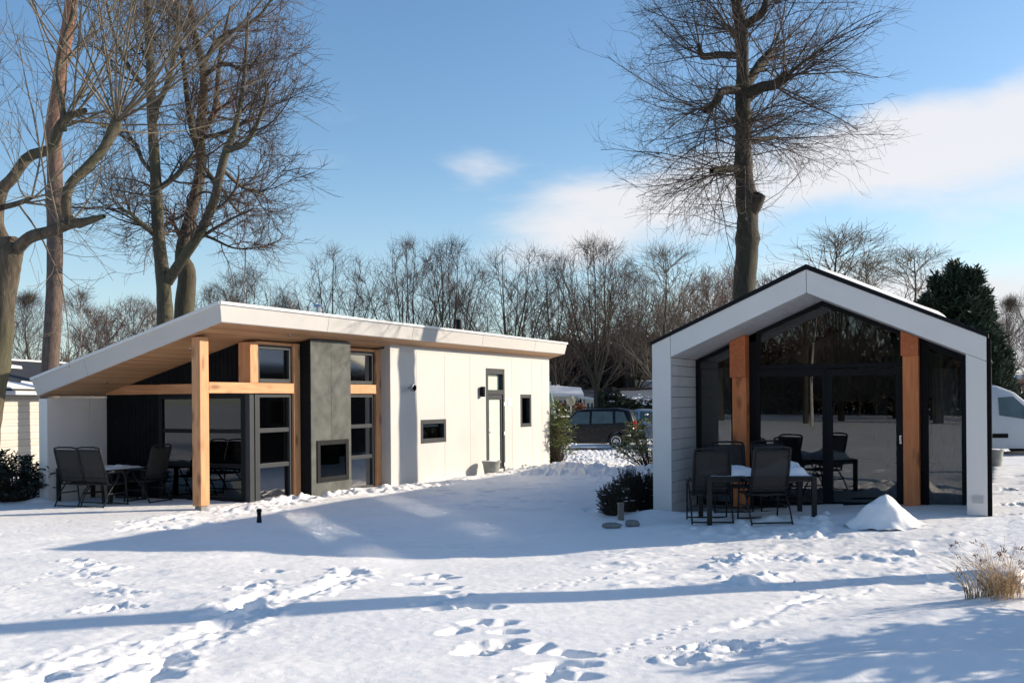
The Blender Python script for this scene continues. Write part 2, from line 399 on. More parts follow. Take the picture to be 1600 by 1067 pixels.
# dragged marks right of centre
path([(1215,918),(1260,923),(1285,930),(1240,945),(1205,965)], 0.12, lambda x, y, th, k: sled(x, y, th, k, 0.09, 0.045))
path([(1360,920),(1330,935),(1280,945)], 0.16, lambda x, y, th, k: sled(x, y, th, k, 0.05, 0.03))
path([(1180,975),(1150,985),(1110,992)], 0.09, lambda x, y, th, k: sled(x, y, th, k, 0.10, 0.05))
scuff(1130,1016,0.28,0.16,26,0.06); scuff(1075,1040,0.25,0.15,16,0.05)
# crumbs and pits in the snow along the long front of the left cabin
for s0, s1, w0, w1, n, hh in [(-1.4, 3.0, 0.25, 1.0, 170, 0.045), (3.0, 5.5, 0.55, 1.3, 90, 0.05), (5.5, 13, 0.6, 1.5, 110, 0.04), (-3.5, -0.6, 0.2, 1.6, 80, 0.03)]:
    for _ in range(n):
        x, y = LH.to(r1.uniform(w0, w1), r1.uniform(s0, s1)); s = r1.uniform(0.035, 0.12)
        stamp(x, y, s * 1.6, s, r1.uniform(0, 3), hh * r1.uniform(-0.9, 1.0), 1.3, 0.1, 0.5)
path([(400,790),(330,800),(270,812),(190,835)], 0.10, lambda x, y, th, k: sled(x, y, th, k, 0.17, 0.05))
path([(560,772),(480,783),(420,795),(350,802)], 0.10, lambda x, y, th, k: sled(x, y, th, k, 0.17, 0.045))
path([(330,815),(400,830),(430,842),(380,850)], 0.2, lambda x, y, th, k: sled(x, y, th, k, 0.25, 0.03))
path([(960,760),(850,775),(780,785),(700,800)], 0.25, lambda x, y, th, k: sled(x, y, th, k, 0.25, 0.04))
for _ in range(150):
    x, y = gnd(r1.uniform(650, 1000), r1.uniform(742, 800)); s = r1.uniform(0.06, 0.14)
    stamp(x, y, s * 1.7, s, r1.uniform(0, 3), 0.05 * r1.uniform(-1, 0.6), 1.3, 0.2, 0.4)
# lumps in front of the right cabin
for px, py, hh, s in [(1165,872,0.09,0.13),(1168,902,0.10,0.14),(1122,878,0.05,0.09),(1240,868,0.05,0.12),(1262,872,0.05,0.1),(1412,862,0.07,0.08),(1372,868,0.04,0.15),(1410,872,0.03,0.09),
                      (1060,830,0.03,0.12),(1150,862,0.03,0.08),(1440,880,0.03,0.1),(1088,905,0.02,0.05),(1555,905,0.05,0.2),(1000,880,0.015,0.05),(930,878,0.03,0.05)]:
    x, y = gnd(px, py, 0.05); stamp(x, y, s * 1.5, s, 0.3, hh, 1.0, 0.0, 0.5)
for _ in range(420):
    px = r1.uniform(960, 1600); py = r1.uniform(824, 905); x, y = gnd(px, py, 0.1); s = r1.uniform(0.03, 0.09)
    stamp(x, y, s * 2.2, s, 0.2 + r1.normal() * 0.3, r1.uniform(-0.6, 1.0) * 0.022, 1.2, 0.0, 0.4)
for _ in range(120):
    px = r1.uniform(1080, 1300); py = r1.uniform(812, 836); x, y = gnd(px, py, 0.12); s = r1.uniform(0.04, 0.09)
    stamp(x, y, s * 1.5, s, r1.uniform(0, 3), r1.uniform(-0.5, 1.0) * 0.05, 1.3, 0.0, 0.5)
# trampled yard right of the right cabin, tyre-churned yard between the cabins
for _ in range(650):
    w = r1.uniform(0.2, 9); s_ = r1.uniform(-0.5, 16); x, y = RH.to(w, s_); s = r1.uniform(0.08, 0.2)
    stamp(x, y, s * 1.7, s, r1.uniform(0, 3), 0.07 * r1.uniform(-1, 0.5), 1.3, 0.25, 0.5)
for _ in range(900):
    x = r1.uniform(-0.5, 9); y = r1.uniform(27, 40); s = r1.uniform(0.15, 0.35)
    stamp(x, y, s * 2.4, s, r1.normal() * 0.2, 0.06 * r1.uniform(-1, 0.8), 1.2, 0.15, 0.4)
for _ in range(60):
    x = r1.uniform(0.5, 8); y = r1.uniform(25.6, 27.6); s = r1.uniform(0.15, 0.3); stamp(x, y, s * 1.8, s, 0, 0.11 * r1.uniform(0.2, 1), 1.2, 0.1, 0.5)
# soft drifts in the near right corner and round the grass tuft
for px, py, hh, a, b in [(1530,985,0.13,0.9,0.35),(1450,960,0.05,0.6,0.3),(1590,955,0.12,0.5,0.35),(1380,1010,0.06,1.0,0.3),(1330,1050,0.05,0.8,0.25),(1280,1000,0.03,0.6,0.2),(1500,1045,0.06,0.8,0.3)]:
    x, y = gnd(px, py); stamp(x, y, a, b, 0.15, hh, 1.0)
# heaps against walls and posts
for w, s_, hh, a, b in [(-4.0, -1.45, 0.10, 0.28, 0.2), (-4.25, -0.9, 0.08, 0.2, 0.5)]:
    x, y = LH.to(w, s_); stamp(x, y, a, b, -LH.a, hh, 1.0)
for w, s_, hh, a, b in [(-4.95, -0.12, 0.08, 0.35, 0.3), (-4.5, -0.3, 0.05, 0.5, 0.3)]:
    x, y = RH.to(w, s_); stamp(x, y, a, b, -RH.a, hh, 1.0)
def zground(x, y):
    i = int(np.clip(np.searchsorted(GX, x), 1, len(GX) - 1)); j = int(np.clip(np.searchsorted(GY, y), 1, len(GY) - 1))
    return float(Z[j, i])
ny, nx = X.shape
idx = np.arange(ny * nx).reshape(ny, nx)
Fq = np.stack([idx[:-1, :-1], idx[:-1, 1:], idx[1:, 1:], idx[1:, :-1]], -1).reshape(-1, 4)
ground = np_mesh('snow_ground', np.stack([X, Y, Z], -1).reshape(-1, 3), Fq, M['snow'])
prop(ground, 'snow covered lawn with footprints and drifts around the two cabins', 'ground', kind='structure')
# ================================================================== helpers for walls and windows
def plate(mb, axis, c0, c1, a0, a1, z0, z1, holes=()):
    """a wall slab between c0 and c1 on `axis`, spanning a0..a1 and z0..z1, with rectangular holes (a0,a1,z0,z1) cut clean through"""
    A = sorted({a0, a1, *[h[0] for h in holes], *[h[1] for h in holes]}); Zs = sorted({z0, z1, *[h[2] for h in holes], *[h[3] for h in holes]})
    P = (lambda c, a, z: (c, a, z)) if axis == 'x' else (lambda c, a, z: (a, c, z))
    def solid(i, j):
        if i < 0 or j < 0 or i >= len(A) - 1 or j >= len(Zs) - 1: return False
        am, zm = (A[i] + A[i + 1]) / 2, (Zs[j] + Zs[j + 1]) / 2
        return not any(h[0] < am < h[1] and h[2] < zm < h[3] for h in holes)
    for i in range(len(A) - 1):
        for j in range(len(Zs) - 1):
            if not solid(i, j): continue
            p, q, r, t = A[i], A[i + 1], Zs[j], Zs[j + 1]
            for c in (c0, c1): mb.add([P(c, p, r), P(c, q, r), P(c, q, t), P(c, p, t)], [(0, 1, 2, 3)])
            if not solid(i - 1, j): mb.add([P(c0, p, r), P(c1, p, r), P(c1, p, t), P(c0, p, t)], [(0, 1, 2, 3)])
            if not solid(i + 1, j): mb.add([P(c0, q, r), P(c1, q, r), P(c1, q, t), P(c0, q, t)], [(0, 1, 2, 3)])
            if not solid(i, j - 1): mb.add([P(c0, p, r), P(c0, q, r), P(c1, q, r), P(c1, p, r)], [(0, 1, 2, 3)])
            if not solid(i, j + 1): mb.add([P(c0, p, t), P(c0, q, t), P(c1, q, t), P(c1, p, t)], [(0, 1, 2, 3)])
    return mb
def window(parent, name, axis, c, depth, a0, a1, z0, z1, fw, bars=(), mat='grey_frame', glass='glass', vbars=(), bar_w=0.07, sill=True, inset=0.5):
    """frame with its outer face at c, going back by depth (sign gives direction); pane as a child"""
    mb = MB(); c1 = c + depth
    B = (lambda p0, p1, q0, q1, m=mb, k0=c, k1=c1: m.box(k0, k1, p0, p1, q0, q1)) if axis == 'x' else (lambda p0, p1, q0, q1, m=mb, k0=c, k1=c1: m.box(p0, p1, k0, k1, q0, q1))
    B(a0, a0 + fw, z0, z1); B(a1 - fw, a1, z0, z1); B(a0 + fw, a1 - fw, z0, z0 + fw); B(a0 + fw, a1 - fw, z1 - fw, z1)
    bd = depth * 0.15
    for z in bars:
        if axis == 'x': mb.box(c + bd, c1 - bd, a0 + fw, a1 - fw, z - bar_w / 2, z + bar_w / 2)
        else: mb.box(a0 + fw, a1 - fw, c + bd, c1 - bd, z - bar_w / 2, z + bar_w / 2)
    for a in vbars:
        if axis == 'x': mb.box(c + bd, c1 - bd, a - bar_w / 2, a + bar_w / 2, z0 + fw, z1 - fw)
        else: mb.box(a - bar_w / 2, a + bar_w / 2, c + bd, c1 - bd, z0 + fw, z1 - fw)
    o = mb.build(name, M[mat], parent, bevel=0.006)
    g = MB(); gc = c + depth * inset
    if axis == 'x': g.box(gc - 0.006, gc + 0.006, a0 + fw - 0.01, a1 - fw + 0.01, z0 + fw - 0.01, z1 - fw + 0.01)
    else: g.box(a0 + fw - 0.01, a1 - fw + 0.01, gc - 0.006, gc + 0.006, z0 + fw - 0.01, z1 - fw + 0.01)
    g.build('pane', M[glass], o)
    return o

# ================================================================== left cabin (local x = out of the long front, y = along it into the distance)
LC = empty('holiday_cabin', (LH.ox, LH.oy, 0), -LH.a, 'long white cabin with sloping roof, timber porch post and grey chimney front', 'cabin', 'holiday cabins')
zt = lambda x: 3.69 + 0.252 * (x - 0.8)              # roof top
zb = lambda x: 3.36 + 0.259 * (x - 0.74)             # soffit
# roof slab with slanted fascias
x0t, x1t, y0t, y1t = -4.117, 0.80, -1.55, 13.2
x0b, x1b, y0b, y1b = -4.06, 0.74, -1.45, 13.12
mb = MB()
def roofslab(mb, x0t, x1t, y0t, y1t, x0b, x1b, y0b, y1b, dzb=0.0, dzt=0.0):
    v = [(x0b, y0b, zb(x0b) + dzb), (x1b, y0b, zb(x1b) + dzb), (x1b, y1b, zb(x1b) + dzb), (x0b, y1b, zb(x0b) + dzb),
         (x0t, y0t, zt(x0t) + dzt), (x1t, y0t, zt(x1t) + dzt), (x1t, y1t, zt(x1t) + dzt), (x0t, y1t, zt(x0t) + dzt)]
    mb.add(v, [(0,3,2,1),(4,5,6,7),(0,1,5,4),(1,2,6,5),(2,3,7,6),(3,0,4,7)])
roofslab(mb, x0t, x1t, y0t, y1t, x0b, x1b, y0b, y1b)
roof = mb.build('roof', M['white_panel'], LC, bevel=0.008)
mb = MB()                                             # metal edging, 6 mm proud of the fascia
for a, b in [((x0t, y0t), (x1t, y0t)), ((x1t, y0t), (x1t, y1t)), ((x0t, y1t), (x1t, y1t)), ((x0t, y0t), (x0t, y1t))]:
    p = Vector((a[0], a[1], zt(a[0]) - 0.005)); q = Vector((b[0], b[1], zt(b[0]) - 0.005)); mb.bar(p, q, 0.05, 0.055)
mb.build('roof_edging', M['white_trim'], roof, bevel=0.006)
mb = MB()                                             # thin joints between fascia boards
for y in (1.5, 4.6, 7.9, 11.0):
    f = lambda k: (x1b + (x1t - x1b) * k + 0.0015, y, zb(x1b) + (zt(x1t) - zb(x1b)) * k)
    mb = MB(); mb.bar(f(0.01), f(0.86), 0.004, 0.003); mb.build('fascia_joint', M['joint'], roof)
for x in (-2.62,):
    f = lambda k: (x, y0b + (y0t - y0b) * k - 0.0015, zb(x) + (zt(x) - zb(x)) * k)
    mb = MB(); mb.bar(f(0.01), f(0.88), 0.006, 0.004); mb.build('fascia_joint', M['joint'], roof)
mb = MB()                                             # soffit boards just under the slab
mb.add([(x0b + .03, y0b + .03, zb(x0b + .03) - .006), (x1b - .03, y0b + .03, zb(x1b - .03) - .006), (x1b - .03, y1b - .03, zb(x1b - .03) - .006), (x0b + .03, y1b - .03, zb(x0b + .03) - .006),
        (x0b + .03, y0b + .03, zb(x0b + .03) + .002), (x1b - .03, y0b + .03, zb(x1b - .03) + .002), (x1b - .03, y1b - .03, zb(x1b - .03) + .002), (x0b + .03, y1b - .03, zb(x0b + .03) + .002)],
       [(0,3,2,1),(4,5,6,7),(0,1,5,4),(1,2,6,5),(2,3,7,6),(3,0,4,7)])
mb.build('soffit', M['soffit'], roof)
# snow on the roof
gx = np.linspace(x0t + 0.22, x1t - 0.16, 40); gy = np.linspace(y0t + 0.25, y1t - 0.25, 110)
SX, SY = np.meshgrid(gx, gy); e = np.minimum(np.minimum(SX - gx[0], gx[-1] - SX), np.minimum(SY - gy[0], gy[-1] - SY))
SX = SX + np.where(e < 0.02, fbm(SY * 2, SX * 2, 2, 4) * 0.1, 0)
SZ = 3.69 + 0.252 * (SX - 0.8) + 0.004 + 0.05 * sstep(-0.01, 0.2, e) * (1 + fbm(SX, SY, 3, 8))
ii = np.arange(SX.size).reshape(SX.shape); F4 = np.stack([ii[:-1, :-1], ii[:-1, 1:], ii[1:, 1:], ii[1:, :-1]], -1).reshape(-1, 4)
np_mesh('roof_snow', np.stack([SX, SY, SZ], -1).reshape(-1, 3), F4, M['snow_soft'], roof)
# downlights in the soffit
def hit_soffit(px, py):
    d = ray(px, py); ox, oy = LH.loc(0, 0); ex, ey = LH.loc(d[0], 1.0); dx, dy = ex - ox, ey - oy
    t = (zb(ox) - EYE) / (d[2] - 0.259 * dx); return ox + dx * t, oy + dy * t
for px, py in [(165.8, 596.7), (298, 544), (453.6, 522.7), (588, 534)]:
    x, y = hit_soffit(px, py); d = MB(); d.lathe([(0.0, 0), (0.035, 0), (0.045, 0.012)], (0, 0, 0), 16)
    o = d.build('downlight', M['metal'], LC, smooth=False); o.location = (x, y, zb(x) - 0.024); o.rotation_euler = (0, -atan2(0.259, 1), 0)
# roof flues
def flue(px, py0, py1, mat, r, cap, xw):
    d = ray(px, py0); ox, oy = LH.loc(0, 0); ex, ey = LH.loc(d[0], 1.0); dx, dy = ex - ox, ey - oy
    t = (xw - ox) / dx; y = oy + dy * t; ztop = EYE + ray(px, py0)[2] * t
    m = MB(); z0 = zt(xw) - 0.05
    m.lathe([(r, z0), (r, ztop - 0.16), (r * cap, ztop - 0.16), (r * cap, ztop - 0.10), (r * 1.05, ztop - 0.10), (r * 1.05, ztop - 0.06), (r * cap * 1.1, ztop - 0.06), (r * cap * 0.9, ztop)], (xw, y, 0), 20)
    return m.build('flue', M[mat], LC, smooth=False)
flue(497, 476, 488, 'metal', 0.075, 1.35, -1.2)
flue(717, 499, 512, 'black_frame', 0.085, 0.95, -1.6)
# ---- timber
mb = MB(); mb.box(-0.1, 0.1, -1.323, -1.105, 0.115, zb(-0.1) - 0.008); mb.build('porch_post', M['timber_z'], LC, bevel=0.008)
mb = MB(); mb.box(-0.075, 0.075, -1.295, -1.13, -0.25, 0.112); mb.build('post_base', M['concrete'], LC, bevel=0.012)
mb = MB(); mb.box(-0.095, 0.1, -1.102, 1.238, 2.132, 2.332); mb.build('porch_beam', M['timber_y'], LC, bevel=0.006)
mb = MB(); mb.box(-0.06, 0.1, 2.79, 4.093, 2.132, 2.332); mb.build('porch_beam', M['timber_y'], LC, bevel=0.006)
mb = MB(); mb.box(-3.87, -0.098, 0.0, 0.16, 2.138, 2.334); mb.build('porch_beam', M['timber_x'], LC, bevel=0.006)
for y0, y1 in [(1.24, 1.43), (4.095, 4.285)]:
    mb = MB(); mb.box(-0.1, 0.1, y0, y1, -0.2, zb(-0.1) - 0.008); mb.build('wall_post', M['timber_z'], LC, bevel=0.006)
mb = MB(); mb.box(-0.2, 0.095, -0.02, 0.2, 2.336, zb(-0.2) - 0.008); mb.build('corner_post', M['timber_z'], LC, bevel=0.006)
for y0, y1 in [(0.203, 1.237), (2.79, 4.092)]:
    mb = MB(); mb.box(-0.1, 0.06, y0, y1, 3.075, zb(-0.1) - 0.008); mb.build('head_beam', M['timber_y'], LC, bevel=0.005)
# ---- window stack in the long front
for y0, y1 in [(0.215, 1.236), (2.76, 4.091)]:
    w = window(LC, 'tall_window', 'x', 0.045, -0.10, y0, y1, 0.0, 2.128, 0.075, bars=(0.725, 1.41), bar_w=0.085, glass='glass_sun')
    b = MB(); b.box(-0.045, -0.015, y0 + 0.09, y1 - 0.12, 1.965, 2.015); b.build('roller_blind', M['white_plastic'], w, bevel=0.004)
    window(LC, 'upper_window', 'x', 0.045, -0.10, y0, y1, 2.337, 3.072, 0.08, glass='glass_sun')
mb = MB(); mb.box(-0.06, 0.05, 0.0, 0.09, -0.02, 2.129); mb.box(-0.06, 0.035, 0.10, 0.14, -0.02, 2.129); mb.box(-0.06, 0.05, 0.15, 0.213, -0.02, 2.129)
mb.build('corner_trim', M['grey_frame'], LC, bevel=0.005)
mb = MB(); mb.box(-0.12, 0.06, -0.01, 1.24, -0.25, -0.022); mb.build('plinth', M['black_matt'], LC)
# ---- dark end wall behind the porch
def boards(mb, x0, x1, y, th, zlo, zhi, step=0.105, gap=0.008):
    x = x0
    while x < x1 - 0.01:
        xe = min(x + step - gap, x1)
        zl0, zl1, zh0, zh1 = (f(v) if callable(f) else f for f, v in ((zlo, x), (zlo, xe), (zhi, x), (zhi, xe)))
        if min(zh0 - zl0, zh1 - zl1) > 0.0:
            mb.prism([(x, zl0), (xe, zl1), (xe, zh1), (x, zh0)], 'y', y, y + th)
        x += step
mb = MB(); boards(mb, -3.872, -2.385, 0.045, 0.03, -0.2, 2.136); boards(mb, -3.872 + 0.0, -0.21, 0.03, 0.03, 2.3, lambda x: zb(x) - 0.008)
mb.box(-3.872, -2.385, 0.076, 0.13, -0.25, 2.136); mb.prism([(-3.86, 2.3), (-0.2, 2.3), (-0.2, zb(-0.2) - 0.01), (-3.6, zb(-3.6) - 0.01)], 'y', 0.062, 0.12)
mb.build('end_wall', M['black_board'], LC, bevel=0.003, seg=1)
window(LC, 'porch_window', 'y', 0.03, 0.09, -2.383, -1.20, 0.0, 2.136, 0.105, bars=(0.735, 1.405), mat='black_frame', bar_w=0.08)
window(LC, 'porch_window', 'y', 0.03, 0.09, -1.198, -0.105, 0.0, 2.136, 0.10, bars=(0.735, 1.405), mat='black_frame', bar_w=0.08)
mb = MB(); mb.box(-0.103, -0.062, 0.0, 0.11, -0.25, 2.13); mb.box(-2.39, -0.1, 0.035, 0.115, -0.25, -0.003); mb.build('dark_trim', M['black_frame'], LC)
mb = MB(); mb.box(-2.72, -2.62, 0.03, 0.044, 0.32, 0.42); mb.build('wall_socket', M['shaded_slate_fittings'], LC, bevel=0.006)
# ---- wing wall at the porch's left
mb = MB(); mb.box(-4.13, -3.89, -1.355, 0.2, -0.25, 2.06); mb.build('wing_wall', M['joint'], LC)
mb = MB(); mb.box(-3.889, -3.875, -1.36, -0.38, -0.1, 2.075); mb.box(-3.889, -3.875, -0.372, 0.04, -0.1, 2.075)
mb.box(-4.12, -3.878, -1.375, -1.362, -0.1, 2.065); mb.build('wall_panel', M['cabin_panel'], LC, bevel=0.003, seg=1)  # lighter panel tone stands in for light bounced off the snow
# ---- chimney front
mb = MB(); mb.box(0.05, 0.335, 1.462, 2.782, -0.2, zb(0.06) - 0.012); mb.build('chimney_core', M['shaded_slate_fittings'], LC)  # near-black sides: shade put into the colour of the same slate
mb = MB(); plate(mb, 'x', 0.336, 0.352, 1.456, 2.118, -0.15, zb(0.3) - 0.02, [(1.62, 2.118, 0.31, 1.17)]); plate(mb, 'x', 0.336, 0.352, 2.124, 2.788, -0.15, zb(0.3) - 0.02, [(2.124, 2.68, 0.31, 1.17)])
mb.build('chimney_panel', M['slate'], LC)
fp = MB()
fp.box(0.30, 0.375, 1.62, 1.72, 0.31, 1.17); fp.box(0.30, 0.375, 2.58, 2.68, 0.31, 1.17); fp.box(0.30, 0.375, 1.72, 2.58, 0.31, 0.41); fp.box(0.30, 0.375, 1.72, 2.58, 1.07, 1.17)
fpo = fp.build('fireplace', M['black_frame'], LC, bevel=0.004)
g = MB(); g.box(0.352, 0.358, 1.715, 2.585, 0.405, 1.075); g.build('pane', M['glass'], fpo)
g = MB(); g.box(0.337, 0.339, 1.72, 2.58, 0.41, 1.07); g.build('firebox', m_plain('firebox', (0.05, 0.055, 0.055), 0.7, 0.4, 5), fpo)
g = MB()
for k in range(5): g.tube([(0.346, 1.76 + 0.03 * (k % 2), 0.44 + 0.022 * k), (0.346, 2.0 + 0.03 * (k % 3), 0.44 + 0.022 * k)], 0.0055, 6)
g.build('logs', M['log'], fpo)
# ---- white rooms beyond
WX = 0.35; holes = [(5.55, 6.73, 0.94, 1.51), (8.81, 9.89, 0.08, 2.83), (10.86, 11.57, 1.19, 2.13)]
ztop = zb(WX) - 0.012
mb = MB(); plate(mb, 'x', WX - 0.16, WX, 4.29, 12.83, 0.0, ztop, holes); mb.build('front_wall', M['white_panel'], LC)
mb = MB()
for y in (5.39, 6.67, 7.95, 9.89 + 0.45, 11.62, 12.3): mb.bar((WX + 0.0015, y, 0.02), (WX + 0.0015, y, ztop - 0.12), 0.006, 0.004, up=(1, 0, 0))
mb.bar((WX + 0.0015, 4.295, ztop - 0.115), (WX + 0.0015, 12.82, ztop - 0.115), 0.004, 0.006)
mb.build('panel_joint', m_plain('panel_joint', (.46, .44, .41), .7), LC)
mb = MB(); mb.box(0.0, WX - 0.162, 4.288, 4.30, -0.1, zb(0.0) - 0.012); mb.prism([(-4.1, -0.1), (0.18, -0.1), (0.18, zb(0.18) - 0.012), (-4.1, zb(-4.1) - 0.012)], 'y', 12.70, 12.825)
mb.box(-4.12, -3.99, 0.2, 12.70, -0.1, zb(-4.1) - 0.012); mb.build('side_wall', M['white_panel'], LC)
mb = MB(); mb.box(-4.0, WX - 0.05, 4.35, 12.78, -0.28, -0.004); mb.build('plinth', M['concrete'], LC)
w = window(LC, 'small_window', 'x', WX + 0.006, -0.15, 5.552, 6.728, 0.942, 1.508, 0.105, mat='grey_frame', inset=0.75)
b = MB(); b.box(WX - 0.13, WX - 0.105, 5.68, 6.52, 1.33, 1.385); b.build('roller_blind', M['white_plastic'], w, bevel=0.004)
w = window(LC, 'side_window', 'x', WX + 0.006, -0.15, 10.862, 11.568, 1.192, 2.128, 0.10, inset=0.75)
b = MB(); b.box(WX - 0.14, WX - 0.125, 10.97, 11.45, 1.30, 2.0); b.build('roller_blind', M['frosted'], w)
# door
d = MB(); d.box(WX - 0.15, WX + 0.008, 8.812, 8.93, 0.0, 2.828); d.box(WX - 0.15, WX + 0.008, 9.79, 9.888, 0.0, 2.828)
d.box(WX - 0.15, WX + 0.008, 8.93, 9.79, 2.68, 2.828); d.box(WX - 0.15, WX + 0.008, 8.93, 9.79, 2.125, 2.25)
dfr = d.build('door_frame', M['grey_frame'], LC, bevel=0.005)
g = MB(); g.box(WX - 0.13, WX - 0.118, 8.92, 9.80, 2.24, 2.69); g.build('pane', M['frosted'], dfr)
g = MB(); g.box(WX - 0.09, WX - 0.02, 8.935, 9.02, 0.03, 2.12); g.box(WX - 0.09, WX - 0.02, 9.70, 9.785, 0.03, 2.12); g.box(WX - 0.09, WX - 0.02, 9.02, 9.70, 1.99, 2.12); g.box(WX - 0.09, WX - 0.02, 9.02, 9.70, 0.03, 0.13)
door = g.build('front_door', M['grey_frame'], LC, bevel=0.005)
g = MB(); g.box(WX - 0.06, WX - 0.048, 9.01, 9.71, 0.12, 2.0); g.build('pane', M['frosted'], door)
g = MB(); g.box(WX - 0.02, WX - 0.008, 8.965, 9.0, 0.98, 1.22); g.tube([(WX - 0.01, 8.98, 1.10), (WX + 0.04, 8.98, 1.10), (WX + 0.045, 9.1, 1.10)], 0.012, 8); g.build('handle', M['metal'], door)
for z in (0.19, 1.05, 1.86):
    g = MB(); g.box(WX + 0.006, WX + 0.03, 9.80, 9.87, z - 0.05, z + 0.05); g.build('hinge', M['white_plastic'], dfr, bevel=0.008)
# fittings on the white wall
m = MB(); m.box(WX, WX + 0.03, 8.47, 8.56, 2.10, 2.30); m.box(WX + 0.03, WX + 0.13, 8.45, 8.55, 2.06, 2.33)
wl = m.build('wall_lamp', M['shaded_slate_fittings'], LC, bevel=0.008)
m = MB(); m.lathe([(0.02, 0), (0.03, 0.0), (0.03, 0.05), (0.06, 0.06), (0.085, 0.10), (0.09, 0.17), (0.07, 0.175)], (WX, 5.03, 2.27), 20, 'x')
m.build('floodlight', M['metal'], LC, smooth=False)
m = MB(); m.lathe([(0.0, 0), (0.07, 0.0)], (WX + 0.1765, 5.03, 2.27), 20, 'x'); m.build('lamp_lens', M['black_matt'], bpy.data.objects['floodlight'])
m = MB(); m.box(WX + 0.001, WX + 0.010, 10.05, 10.32, 1.80, 2.02); sp = m.build('name_plate', M['white_plastic'], LC, bevel=0.003)
m = MB()
for z, a, b in ((1.975, 10.08, 10.28), (1.94, 10.08, 10.20), (1.885, 10.10, 10.26), (1.85, 10.08, 10.24)): m.box(WX + 0.0105, WX + 0.012, a, b, z - 0.007, z + 0.007)
m.build('plate_writing', m_plain('plate_green', (0.22, 0.38, 0.30), 0.6), sp)
m = MB(); m.tube([(WX, 10.95, 0.08), (WX + 0.04, 10.95, 0.08)], 0.02, 10); m.build('wall_tap', M['black_matt'], LC); m = MB(); m.tube([(WX, 11.15, 0.09), (WX + 0.04, 11.15, 0.09)], 0.015, 10); m.build('wall_tap', M['black_matt'], LC)
# inside
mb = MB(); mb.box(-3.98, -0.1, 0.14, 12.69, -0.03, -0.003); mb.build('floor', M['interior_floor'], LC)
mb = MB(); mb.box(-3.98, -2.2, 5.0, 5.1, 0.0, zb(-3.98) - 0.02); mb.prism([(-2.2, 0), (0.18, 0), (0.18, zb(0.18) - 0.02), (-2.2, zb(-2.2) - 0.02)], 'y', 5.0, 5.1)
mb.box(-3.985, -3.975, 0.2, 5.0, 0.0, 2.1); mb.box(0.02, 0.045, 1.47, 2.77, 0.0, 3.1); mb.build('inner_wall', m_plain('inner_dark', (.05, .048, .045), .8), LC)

def curtain(name, H_, x0, y0, x1, y1, z0, z1, label, group=None, folds=7, amp=0.035):
    n = folds * 8; P = []
    for i in range(n + 1):
        t = i / n; a = amp * sin(t * folds * 2 * pi) * (0.8 + 0.4 * sin(t * 9)); dx, dy = x1 - x0, y1 - y0; L = sqrt(dx * dx + dy * dy)
        P.append((x0 + dx * t - dy / L * a, y0 + dy * t + dx / L * a))
    V = [(x, y, z0) for x, y in P] + [(x, y, z1) for x, y in P]; m = MB(); N = n + 1
    m.add(V, [(i, i + 1, N + i + 1, N + i) for i in range(n)])
    o = m.build(name, M['curtain'], None, smooth=True); s = o.modifiers.new('s', 'SOLIDIFY'); s.thickness = 0.004
    o.location = (H_.ox, H_.oy, 0); o.rotation_euler = (0, 0, -H_.a); return prop(o, label, 'curtain', group)
curtain('curtain', LH, -0.13, 0.60, -0.13, 0.86, 0.05, 3.02, 'pale curtain drawn aside in tall window left of the chimney front', 'cabin curtains', 3)
curtain('curtain', LH, -0.13, 3.66, -0.13, 3.92, 0.05, 3.02, 'pale curtain in tall window between chimney front and white wall', 'cabin curtains', 3)
# ================================================================== right cabin (local x along the gable front, 0 at its right edge; y into the distance)
RC = empty('gabled_cabin', (RH.ox, RH.oy, 0), -RH.a, 'white gabled cabin with black glazed front, red timber posts and black roof trim', 'cabin', 'holiday cabins')
AP = -2.488
outer = lambda x: (2.86 + (3.948 - 2.86) * (x + 4.99) / (AP + 4.99)) if x < AP else (2.812 + (3.948 - 2.812) * (0.018 - x) / (0.018 - AP))
inner = lambda x: (2.646 + (3.588 - 2.646) * (x + 4.674) / (AP + 4.674)) if x < AP else (2.583 + (3.588 - 2.583) * (-0.251 - x) / (-0.251 - AP))
XL, XR, XLi, XRi, DEP, GL = -4.99, 0.018, -4.674, -0.251, 14.0, 1.5
# front panels (each its own board, 5 mm joints)
mb = MB(); g = 0.004
mb.prism([(XL, -0.15), (XLi, -0.15), (XLi, inner(XLi)), (XLi - g, outer(XLi - g)), (XL, outer(XL))], 'y', 0.0, 0.035)
mb.prism([(XLi + g, inner(XLi + g)), (AP - g, inner(AP - g)), (AP - g, outer(AP - g)), (XLi + g, outer(XLi + g))], 'y', 0.0, 0.035)
kz = inner(XRi) - (XR - XRi) * 0.449
mb.prism([(AP + g, inner(AP + g)), (XRi, inner(XRi)), (XR, kz), (XR, outer(XR)), (AP + g, outer(AP + g))], 'y', 0.0, 0.035)
mb.prism([(XRi, 0.245), (XR, 0.245), (XR, kz - 0.006), (XRi, inner(XRi) - 0.006)], 'y', 0.0, 0.033)
fr = mb.build('front_panel', M['cabin_panel'], RC, bevel=0.003, seg=1)
mb = MB(); mb.prism([(XL + 0.01, -0.2), (XLi - 0.02, -0.2), (XLi - 0.02, inner(XLi) + .02), (AP, inner(AP) + .02), (XRi + 0.02, inner(XRi) + .02), (XRi + 0.02, 0.1), (XR - 0.01, 0.1), (XR - 0.01, outer(XR) - .01), (AP, outer(AP) - .01), (XL + 0.01, outer(XL) - .01)], 'y', 0.036, 0.08)
mb.build('front_frame', M['black_matt'], RC)
